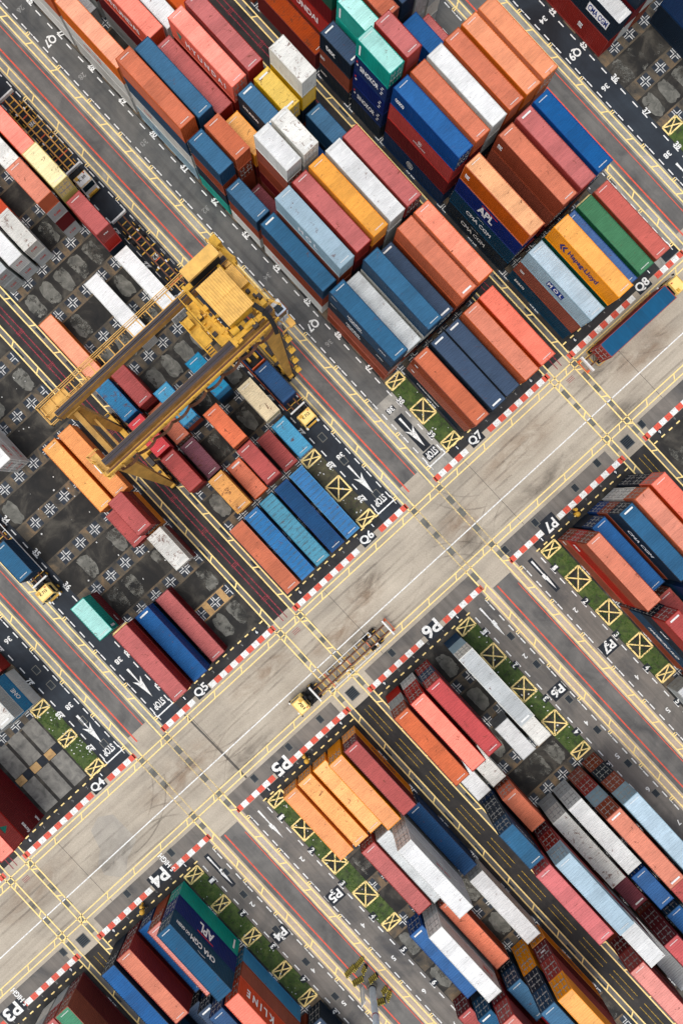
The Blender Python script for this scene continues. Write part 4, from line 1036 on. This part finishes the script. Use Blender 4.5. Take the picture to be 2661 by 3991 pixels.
sm_ = CB(); addvf(sm_, corr((-24.3, 9.1, 23.1), (0, 1, 0), 1.6, (1, 0, 0), 2.6, (0, 0, -.04), .29)); sm_.box(-24.2, -21.8, 9.15, 10.65, 22.1, 23.02); sm_.part('side_housing', [M['cy']])
nb_ = CB(); nb_.box(-26.75, -25.25, 5.8, 10.1, 24.6, 25.0); nb_.box(-26.6, -25.35, 6.0, 10.0, 22.9, 24.6, 1); nb_.part('electrical_house', [M['cy'], M['gapshade']])  # lower walls coloured black to paint the shade of the gap beside them
gp = CB(); gp.box(-25.2, -24.3, 5.9, 9.3, 22.45, 22.6); gp.tube((-24.75, 6.2, 22.9), (-24.75, 9.1, 22.9), .34, n=14); gp.part('drum_and_gap_shade', [M['gapshade']])  # drum over a black plate that paints the shade between the two houses
for _ in range(46):
    mc = CB()
    u = random.uniform(-19.0, -17.7) if random.random() < .35 else random.uniform(-24.5, -18.8); v = random.uniform(5.0, 9.8) if u > -19 else random.choice((random.uniform(4.0, 5.7), random.uniform(9.3, 10.8)))
    a, b_ = random.uniform(.08, .3), random.uniform(.08, .35); mc.box(u - a, u + a, v - b_, v + b_, 22.1, 22.25 + random.uniform(.1, .75)); mc.part('equipment_box', [random.choice((M['cyb'], M['cyb'], M['cyb'], M['dks'], M['cy']))])
mc = CB(); mc.tube((-18.9, 5.6, 23), (-18.9, 6.5, 23), .4, n=14); mc.part('winch_motor', [M['cyb']])
mc = CB(); mc.tube((-18.4, 7.0, 22.8), (-18.4, 8.3, 22.8), .3, n=12); mc.part('winch_motor', [M['cyb']])
rl_ = CB()
for a, b_ in (((-25.5, 4.0, 22.1), (-18.8, 3.9, 22.1)), ((-25.5, 4.0, 22.1), (-25.5, 5.0, 22.1)), ((-24.4, 10.9, 22.1), (-19.0, 10.9, 22.1)), ((-28.2, 10.4, 22.1), (-24.6, 11.4, 22.1)), ((-19.0, 10.9, 22.1), (-17.6, 11.6, 22.1)), ((-24.0, 2.4, 20.9), (-19.4, 2.4, 20.9))): rail(rl_, a, b_)
rl_.part('handrail', [M['cyb']])
lp = CB(); lp.box(-24.2, -22.3, 2.4, 3.6, 20.85, 20.95); lp.box(-22.3, -20.2, 2.3, 3.7, 21.3, 21.4); lp.box(-23.8, -22.8, 2.6, 3.4, 20.95, 21.7)
for i in range(9): lp.box(-20.2 + i * .26, -20.02 + i * .26, 2.4, 3.2, 21.2 - i * .26, 21.25 - i * .26)
lp.beam((-20.2, 2.38, 21.3), (-17.9, 2.38, 19.0), .08, .2); lp.beam((-20.2, 3.22, 21.3), (-17.9, 3.22, 19.0), .08, .2); lp.box(-24.6, -20.5, 3.6, 3.9, 20.9, 21.05); lp.part('service_platform', [M['cyb']])
cl = CB()
for a, b_ in (((-19.2, 9.25, 24.2), (-18.1, 9.6, 23.9)), ((-18.1, 9.6, 23.9), (-17.3, 9.75, 23.0)), ((-17.3, 9.75, 23.0), (-16.6, 9.7, 21.6)), ((-16.6, 9.7, 21.6), (-16.3, 9.6, 20.2))): cl.beam(a, b_, .5, .25)
cl.part('cable_chain', [M['blk']])
for u, v in ((-24.4, 6.2), (-24.4, 9.0), (-19.8, 6.2), (-19.8, 9.0)):
    c_ = CB(); c_.tube((u, v, 22.1), (u + .6 * (1 if u < -22 else -1), v, 13.4), .03, n=6); c_.part('hoist_rope', [M['dks']])
sp = CB(); sp.box(-24.6, -19.4, 7.15, 8.05, 12.9, 13.4); sp.box(-24.9, -24.5, 6.5, 8.7, 12.8, 13.1); sp.box(-19.5, -19.1, 6.5, 8.7, 12.8, 13.1); sp.part('spreader', [M['cyb']])
cb_ = CB(); cb_.box(-19.2, -17.6, 10.9, 12.4, 16.9, 19.7); cb = cb_.part('operator_cab', [M['cabw']])
cg = CB(); cg.box(-18.9, -17.9, 11.2, 12.1, 19.7, 19.74, 0); cg.box(-17.6, -17.57, 11.1, 12.2, 18.6, 19.5, 0); cg.box(-17.6, -17.56, 11.62, 11.68, 16.95, 18.5, 1)
for a, b_ in (((-19.2, 10.9), (-17.6, 10.9)), ((-17.6, 10.9), (-17.6, 12.4)), ((-17.6, 12.4), (-19.2, 12.4)), ((-19.2, 12.4), (-19.2, 10.9))): cg.beam((a[0], a[1], 19.76), (b_[0], b_[1], 19.76), .12, mi=1)
cg.box(-19.2, -18.75, 10.95, 12.35, 19.75, 19.95, 2); cg.part('cab_window', [M['glass'], M['rustb'], M['wht']])
cp = CB(); cp.box(-20.6, -19.25, 10.3, 12.3, 17.0, 17.1); cp.box(-17.2, -16.2, 11.6, 12.3, 17.6, 18.1); cp.beam((-19.8, 10.4, 21), (-19.8, 11.4, 17), .14); cp.beam((-17.6, 10.4, 21), (-17.6, 11.4, 17), .14); cp.part('cab_platform', [M['cy']])
rl_ = CB(); rail(rl_, (-21.6, 12.3, 17.1), (-16.4, 12.3, 17.1)); rail(rl_, (-21.6, 12.3, 17.1), (-21.6, 11, 17.1)); rail(rl_, (-16.4, 12.3, 17.1), (-16.4, 10.5, 17.1)); rl_.part('handrail', [M['cy']])
ld = CB()
P0 = Vector((-14.9, 10.6, 2.1)); P1 = Vector((-17.1, 10.9, 17.0))
for du, dv in ((-.35, -.3), (.35, -.3), (-.35, .3), (.35, .3)): ld.beam(P0 + Vector((du, dv, 0)), P1 + Vector((du, dv, 0)), .07)
for i in range(26):
    p = P0.lerp(P1, i / 25)
    for dv in (-.3, .3): ld.beam(p + Vector((-.35, dv, 0)), p + Vector((.35, dv, 0)), .05)
    if i % 2 == 0: ld.beam(p + Vector((.35, -.3, 0)), p + Vector((.35, .3, 0)), .05)
    if i % 6 == 3: ld.box(p.x - .1, p.x + .9, p.y - .3, p.y + .5, p.z, p.z + .06, 1)
ld.part('ladder_tower', [M['dks'], M['cyb']])
ra = CB(); ra.box(-28.4, -27.2, 10.8, 11.6, 21.0, 22.2); ra.box(-27.4, -25.0, 10.9, 11.7, 20.0, 20.9); ra.box(-26.8, -25.0, 10.2, 10.9, 19.8, 21.6, 1); ra.part('trolley_buffer', [M['cyb'], M['cy']])
# ------------------------------------------------------------------ yard trucks and trailers
def trailer(name, loc, rz, L, label, rails=None, front=True, railcol='wht', blocks=False, beamm=None):
    beamm = beamm or M['rustb']
    t = thing(name, label, 'trailer', loc, rz, 'skeletal container trailers')
    m = MB()
    for y in (-.55, .55):
        m.box(.15, L - .1, y - .09, y + .09, 1.16, 1.2); m.box(.15, L - .1, y - .02, y + .02, .82, 1.16); m.box(.15, L - .1, y - .09, y + .09, .78, .82)
    m.build('main_beams', [beamm], t)
    m = MB(); n = int(L / .95)
    for i in range(1, n):
        x = i * L / n; w = 1.25 if i % 3 == 0 else .55
        m.box(x - .06, x + .06, -w, w, .98, 1.1, 0 if i % 4 else 1)
        if i % 3 == 1: m.beam((x, -.5, 1.0), (x + .9, .5, 1.0), .06, mi=2)
        for s in (-1, 1):
            if i % 3 == 2: m.box(x - .25, x + .25, s * .95 - .04, s * .95 + .04, 1.0, 1.3, 0)
            if i % 6 == 3: m.box(x - .2, x + .2, s * .75 - .09, s * .75 + .09, 1.1, 1.16, 3)
    m.build('cross_members', [M['cyb'], M['org'], M['dks'], M['wht']], t)
    m = MB(); a, b_ = rails or (L * .18, L * .86)
    for s in (-1, 1):
        m.box(a, b_, s * 1.36 - .045, s * 1.36 + .045, 1.25, 1.36)
        for k in range(8):
            x = a + (b_ - a) * k / 7; m.box(x - .03, x + .03, min(s * .6, s * 1.36), max(s * .6, s * 1.36), 1.05, 1.12, 1 if k % 2 else 0)
    m.build('side_rail', [M[railcol], M['cyb']], t)
    for x in ((0, L) if front else (0,)):
        m = MB(); m.box(x - .12, x + .12, -1.32, 1.32, 1.2, 1.65); m.build('end_bar', [M['wht']], t)
    m = MB(); m.box(-.5, -.1, -1.1, -.8, .7, .95); m.box(-.5, -.1, .8, 1.1, .7, .95); m.beam((-.5, -1.2, .8), (-.5, 1.2, .8), .12); m.build('bumper', [M['org']], t)
    for x in (2.2, 3.6):
        for s in (-1, 1):
            w = MB()
            for d in (.78, 1.1): w.tube((x, s * d - .13, .5), (x, s * d + .13, .5), .5, n=20)
            w.tube((x, s * 1.24 - .01, .5), (x, s * 1.24 + .01, .5), .24, n=12, mi=1); w.build('wheel', [M['blk'], M['rustb']], t)
        w = MB(); w.tube((x, -.7, .5), (x, .7, .5), .08, n=8); w.build('axle', [M['dks']], t)
    m = MB()
    for s in (-1, 1): m.box(L - 3.6, L - 3.4, s * .8 - .08, s * .8 + .08, .1, 1.0)
    m.build('landing_leg', [M['dks']], t)
    return t
M['obeam'] = plain('ochre_beam', (214, 156, 84), .7, vary=.45)
def tractor(loc, rz, label, num=None, white=False, off=0.0):
    t = thing('yard_tractor', label, 'truck', loc, rz, 'yard tractors')
    m = MB(); m.box(-1.9, 2.1, -.45, .45, .62, .9); m.box(-1.9, 1.9, -.95, -.5, .7, .95); m.box(-1.0, .6, .55, 1.15, .5, .98); m.box(.0, 2.2, -1.1, 1.1, .5, .75)
    m.tube((-1.1, 0, .9), (-1.1, 0, 1.1), .55, n=20); m.box(-.1, .25, -.9, -.4, .9, 2.3); m.tube((-.05, .8, .9), (-.05, .8, 2.7), .07, n=8); m.box(-.55, -.1, -.3, .35, .9, 1.5); m.build('chassis', [M['blk']], t)
    for x, s_ in ((-1.15, 1), (1.35, 1)):
        for s in (-1, 1):
            w = MB(); w.tube((x, s * 1.0 - .2, .52), (x, s * 1.0 + .2, .52), .52, n=20); w.tube((x, s * 1.21 - .01, .52), (x, s * 1.21 + .01, .52), .25, n=12, mi=1); w.build('wheel', [M['blk'], M['cyb']], t)
    y0, y1 = -1.1 + off, 1.1 + off
    m = MB(); x0, x1 = .3, 2.15
    pr = [(x0, 1.0), (x1 + .12, 1.0), (x1 + .12, 1.75), (x1 - .12, 2.68), (x0, 2.68)]
    n = len(pr); k = len(m.v)
    for y in (y0, y1): m.v += [(a, y, b_) for a, b_ in pr]
    m.f.append(tuple(range(k, k + n))); m.m.append(0); m.f.append(tuple(range(k + 2 * n - 1, k + n - 1, -1))); m.m.append(0)
    for i in range(n): j = (i + 1) % n; m.f.append((k + j, k + i, k + n + i, k + n + j)); m.m.append(0)
    m.box(x0 + .12, x1 - .3, y0 + .12, y1 - .12, 2.68, 2.75)
    for yy in (y0 + .03, y1 - .09): m.box(x0 + .03, x1 - .16, yy, yy + .06, 2.68, 2.73, 1)
    m.box(x0 + .03, x0 + .09, y0 + .09, y1 - .09, 2.68, 2.73, 1); m.box(x1 - .22, x1 - .16, y0 + .09, y1 - .09, 2.68, 2.73, 1); m.box(x0 + .2, x0 + .6, y0 + .2, y0 + .7, 2.75, 2.86, 1)
    cab = m.build('cab', [M['wht'] if white else M['cabr'], M['cyb']], t)
    m = MB(); m.face([(x1 + .125, y0 + .15, 1.8), (x1 + .125, y1 - .15, 1.8), (x1 - .09, y1 - .15, 2.6), (x1 - .09, y0 + .15, 2.6)])
    for y in (y0 - .006, y1 + .006): m.face([(x0 + .35, y, 1.75), (x1 - .1, y, 1.75), (x1 - .25, y, 2.5), (x0 + .35, y, 2.5)])
    m.face([(x0 - .006, y0 + .3, 1.7), (x0 - .006, y1 - .3, 1.7), (x0 - .006, y1 - .3, 2.45), (x0 - .006, y0 + .3, 2.45)])
    m.build('window', [M['glass']], cab)
    m = MB(); m.box(x1 + .1, x1 + .32, y0 - .05, y1 + .05, .55, .95); m.box(x1 + .12, x1 + .5, y0, y0 + .25, 1.0, 1.2, 1); m.box(x1 + .12, x1 + .5, y1 - .25, y1, 1.0, 1.2, 1)
    m.build('bumper', [M['cyb'], M['wht']], t)
    m = MB()
    for y in (y0 - .28, y1 + .28): m.beam((x1, y, 1.9), (x1, y + (.25 if y < 0 else -.25), 2.1), .05); m.box(x1 - .06, x1 + .06, y - .1, y + .1, 1.75, 2.25)
    m.build('mirror', [M['blk']], cab)
    m = MB(); m.tube((x0 + .3, y1 - .4, 2.75), (x0 + .3, y1 - .4, 2.95), .1, n=10); m.build('beacon', [M['org']], cab)
    if num:
        m = MB(); text(m, num, ((x0 + x1) / 2 - .2, (y0 + y1) / 2, 2.762), (0, 1, 0), (-1, 0, 0), .45, 1.25); m.build('lettering', [M['blk']], cab)
    return t
HP = math.pi / 2
# empty rig crossing the road
trailer('container_trailer', (21.12, -4.7, 0), -HP, 14.3, 'empty skeletal trailer on the cross road beside P5 with white end bars and rusty beams', (2.6, 12.4))
tractor((21.0, -20.2, 0), -HP, 'cream yard tractor on the cross road pulling the empty trailer past block P5', '701', off=-.3)
trailer('container_trailer', (12.55, 42.0, 0), HP, 14.5, 'trailer under the long blue container beside the Q8 kerb', (1.2, 13.6), railcol='cyb')
tractor((12.7, 57.0, 0), HP, 'yellow yard tractor in front of the long blue container by the Q8 kerb', None)
bigbox = container('rd', 12.192, 2.896, (12.55, 43.72, 1.22), HP, 'long blue roofed container with dusty red doors riding a trailer beside the Q8 kerb', 'containers riding on trailers', 'NW', False, 'tn', nums=False)
for o in list(bigbox.children):
    if o.name.startswith('roof'):
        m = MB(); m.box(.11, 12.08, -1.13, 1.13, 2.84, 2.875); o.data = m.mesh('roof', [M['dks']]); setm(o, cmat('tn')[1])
trailer('container_trailer', (-24.4, 7.2, 0), 0, 13.4, 'trailer carrying a deep blue box in the Q6 lane under the crane', (.8, 12.6), railcol='cb' if 'cb' in M else 'org')
tractor((-10.3, 7.25, 0), 0, 'cream yard tractor numbered K 712 in the Q6 lane below the crane', 'K 712')
container('db', 6.058, 2.591, (-18.6, 7.2, 1.22), 0, 'deep blue short container on the front half of the K 712 trailer', 'containers riding on trailers', 'NW')
container('bl', 6.058, 2.591, (-24.9, 7.2, 1.22), 0, 'blue short container on the rear of the K 712 trailer, under the crane girder', 'containers riding on trailers', 'SE') if 0 else None
m = MB(); 
for s in (-1, 1): m.box(-24.3, -19.0, 7.2 + s * 1.15 - .08, 7.2 + s * 1.15 + .08, 1.22, 2.3, 0)
m.box(-24.3, -19.0, 6.05, 8.35, 1.22, 1.4, 3); m.box(-19.15, -19.0, 6.05, 8.35, 1.4, 3.4, 2)
for x, y in ((-23.4, 6.9), (-22.2, 7.5), (-20.9, 6.7), (-20.6, 7.9), (-22.9, 8.0)): m.box(x - .5, x + .5, y - .18, y + .18, 1.4, 2.2, 1)
tag_ = m.build('flat_rack', [M['letb'] if 'letb' in M else cmat('db')[0], M['cyb'], M['org'], M['blk']]); tag_['label'] = 'blue open flat rack loaded with yellow parts behind the deep blue box'; tag_['category'] = 'flat rack'
trailer('container_trailer', (-31.3, -37.3, 0), 0, 13.4, 'trailer carrying a blue box in the Q5 lane at the left edge', (1, 12.5))
tractor((-17.2, -37.35, 0), 0, 'cream yard tractor numbered K 715 in the Q5 lane at the left edge', 'K 715', off=-.1)
container('bl', 6.058, 2.591, (-25.2, -37.3, 1.22), 0, 'blue short container behind the K 715 tractor at the left edge', 'containers riding on trailers', 'NW')
trailer('container_trailer', (-72.6, 6.9, 0), 0, 14.3, 'empty trailer with rusty beams and yellow brackets in the Q6 lane near bay 28', (2, 12.4), railcol='cyb', beamm=M['obeam'])
tractor((-56.6, 6.75, 0), 0, 'white topped yellow yard tractor stopped above the number 30 in the Q6 lane', 'K 30', True)
trailer('container_trailer', (-48.75, 7.0, 0), 0, 14.2, 'empty dark trailer in the Q6 lane between bay 31 and the crane', (1.5, 12.4), railcol='dks')
# ------------------------------------------------------------------ floodlight mast and its barriers
ms = thing('floodlight_mast', 'tall grey galvanised lighting mast in the strip between lanes P4 and P5', 'light mast', (59.04, -42.57, 0))
m = MB(); m.tube((0, 0, .5), (0, 0, 30), .5, .3, n=16)
for z in (6, 12, 18, 24): m.tube((0, 0, z), (0, 0, z + .3), .53 - z * .006, n=16)
m.build('pole', [M['galv']], ms)
m = MB(); m.tube((0, 0, 5.0), (0, 0, 5.08), .53, n=16); m.build('red_band', [M['red'] if 0 else M['mar']], ms)
m = MB(); m.tube((0, 0, .02), (0, 0, .45), .86, .72, n=24); m.build('concrete_base', [M['graterim']], ms)
m = MB(); m.tube((0, 0, .45), (0, 0, .6), .55, n=20)
for i in range(10): a = i * .628; m.tube((.6 * math.cos(a), .6 * math.sin(a), .45), (.6 * math.cos(a), .6 * math.sin(a), .68), .035, n=6)
m.build('flange', [M['dks']], ms)
m = MB(); m.tube((0, 0, 29.4), (0, 0, 29.9), 1.5, n=20)
for i in range(8): a = i * .785; m.box(1.6 * math.cos(a) - .25, 1.6 * math.cos(a) + .25, 1.6 * math.sin(a) - .25, 1.6 * math.sin(a) + .25, 29.2, 29.7)
m.build('lamp_ring', [M['galv']], ms)
M['byel'] = plain('barrier_yellow', (178, 160, 62), .7, vary=.3)
BAR = [(-3.9, .85, .15, 2.2), (-3.95, -.75, .1, 1.9), (-2.7, 1.0, .4, 1.2), (-2.1, -.9, -.2, 1.7), (-.9, 1.1, 0, 1.5), (1.6, 1.05, .2, 1.0), (2.3, -.7, -.4, 1.8), (2.6, 1.0, .5, 1.3)]
WORD = ['nearest the upper end of the strip', 'at the upper left of the mast', 'just above the mast on the right', 'beside the maroon sign', 'hard against the mast base', 'just below the mast base on the right', 'below the mast on the left', 'lowest of those by the mast']
for (du, dv, an, L), wd in zip(BAR, WORD):
    t = thing('concrete_barrier', 'yellow and black striped barrier ' + wd, 'barrier', (59.04 + du, -42.57 + dv, 0.02), HP + an, 'striped barriers round the mast')
    m = MB(); h = .8
    pr = [(-.3, 0), (.3, 0), (.28, .12), (.12, .4), (.09, h), (-.09, h), (-.12, .4), (-.28, .12)]
    n_ = max(4, round(L / .15)); st = L / n_
    for i in range(n_):
        x0 = -L / 2 + i * st; x1 = x0 + st; k = len(m.v); sl_ = .1
        for x in (x0, x1): m.v += [(x + sl_ * (z / h), y, z) for y, z in pr]
        for j in range(8): q = (j + 1) % 8; m.f.append((k + j, k + q, k + 8 + q, k + 8 + j)); m.m.append(i % 2)
        if i in (0, n_ - 1): m.f.append(tuple(range(k, k + 8)) if i == 0 else tuple(range(k + 15, k + 7, -1))); m.m.append(i % 2)
    m.build('striped_body', [M['byel'], M['blk']], t)
    m = MB(); m.box(-.12, .12, -.05, .05, h, h + .05); m.build('lifting_lug', [M['dks']], t)
sg = thing('warning_sign', 'white and maroon sign board with a round black vehicle symbol beside the lighting mast', 'sign', (57.9, -43.55, 0), R(14))
m = MB(); m.box(-.05, .0, -.5, .5, .5, 3.4); m.build('sign_panel', [M['wht']], sg)
m = MB(); m.box(.0, .012, -.46, .46, .55, 1.5); m.build('maroon_panel', [M['mar']], sg)
m = MB(); n = 24; o_ = [(math.cos(6.283 * i / n) * .5, math.sin(6.283 * i / n) * .5) for i in range(n)]; i_ = [(a * .84, b * .84) for a, b in o_]
m.put(o_ + i_, [(i, (i + 1) % n, n + (i + 1) % n, n + i) for i in range(n)], (.014, 0, 2.2), (0, .85, 0), (0, 0, .85))
m.put([(-.25, -.1), (.3, .02), (.3, .2), (.05, .12), (-.25, .0)], [(0, 1, 2, 3, 4)], (.014, 0, 2.2), (0, .9, 0), (0, 0, .9)); m.build('symbol', [M['blk']], sg)
m = MB(); text(m, 'NO ENTRY', (.016, 0, 1.02), (0, 1, 0), (0, 0, 1), .26, .72); m.build('lettering', [M['wht']], sg)
m = MB(); m.box(-.13, -.05, -.4, -.32, 0, 3.3); m.box(-.13, -.05, .32, .4, 0, 3.3); m.build('post', [M['galv']], sg)
m = MB()
# ------------------------------------------------------------------ yellow hydrant posts on the P side
for u, v, w_ in ((27.7, -59.6, 'P4'), (27.65, -26.7, 'P5'), (27.7, 26.6, 'P7')):
    t = thing('hydrant', f'round capped yellow hydrant with a side bollard at the {w_} block edge', 'hydrant', (u, v, .02), random.uniform(-.3, .3), 'yellow hydrants at the block edges')
    m = MB(); m.tube((0, 0, 0), (0, 0, .95), .2, n=16); m.tube((0, 0, .95), (0, 0, 1.15), .4, .3, n=18); m.tube((0, 0, 1.15), (0, 0, 1.25), .3, .12, n=18); m.build('body', [M['cyb']], t)
    m = MB(); m.tube((-.65, .25, 0), (-.65, .25, .8), .17, n=14); m.tube((-.65, .25, .8), (-.65, .25, .95), .27, .2, n=16); m.build('side_post', [M['cyb']], t)
    m = MB(); m.box(-.1, .1, .3, .75, .4, .6); m.tube((-.65, .25, .5), (0, 0, .5), .06, n=8); m.build('outlet', [M['dks']], t)
    m = MB(); m.rect(-.4, .4, -1.2, -.3, .01); m.build('base_plate', [M['navy']], t)
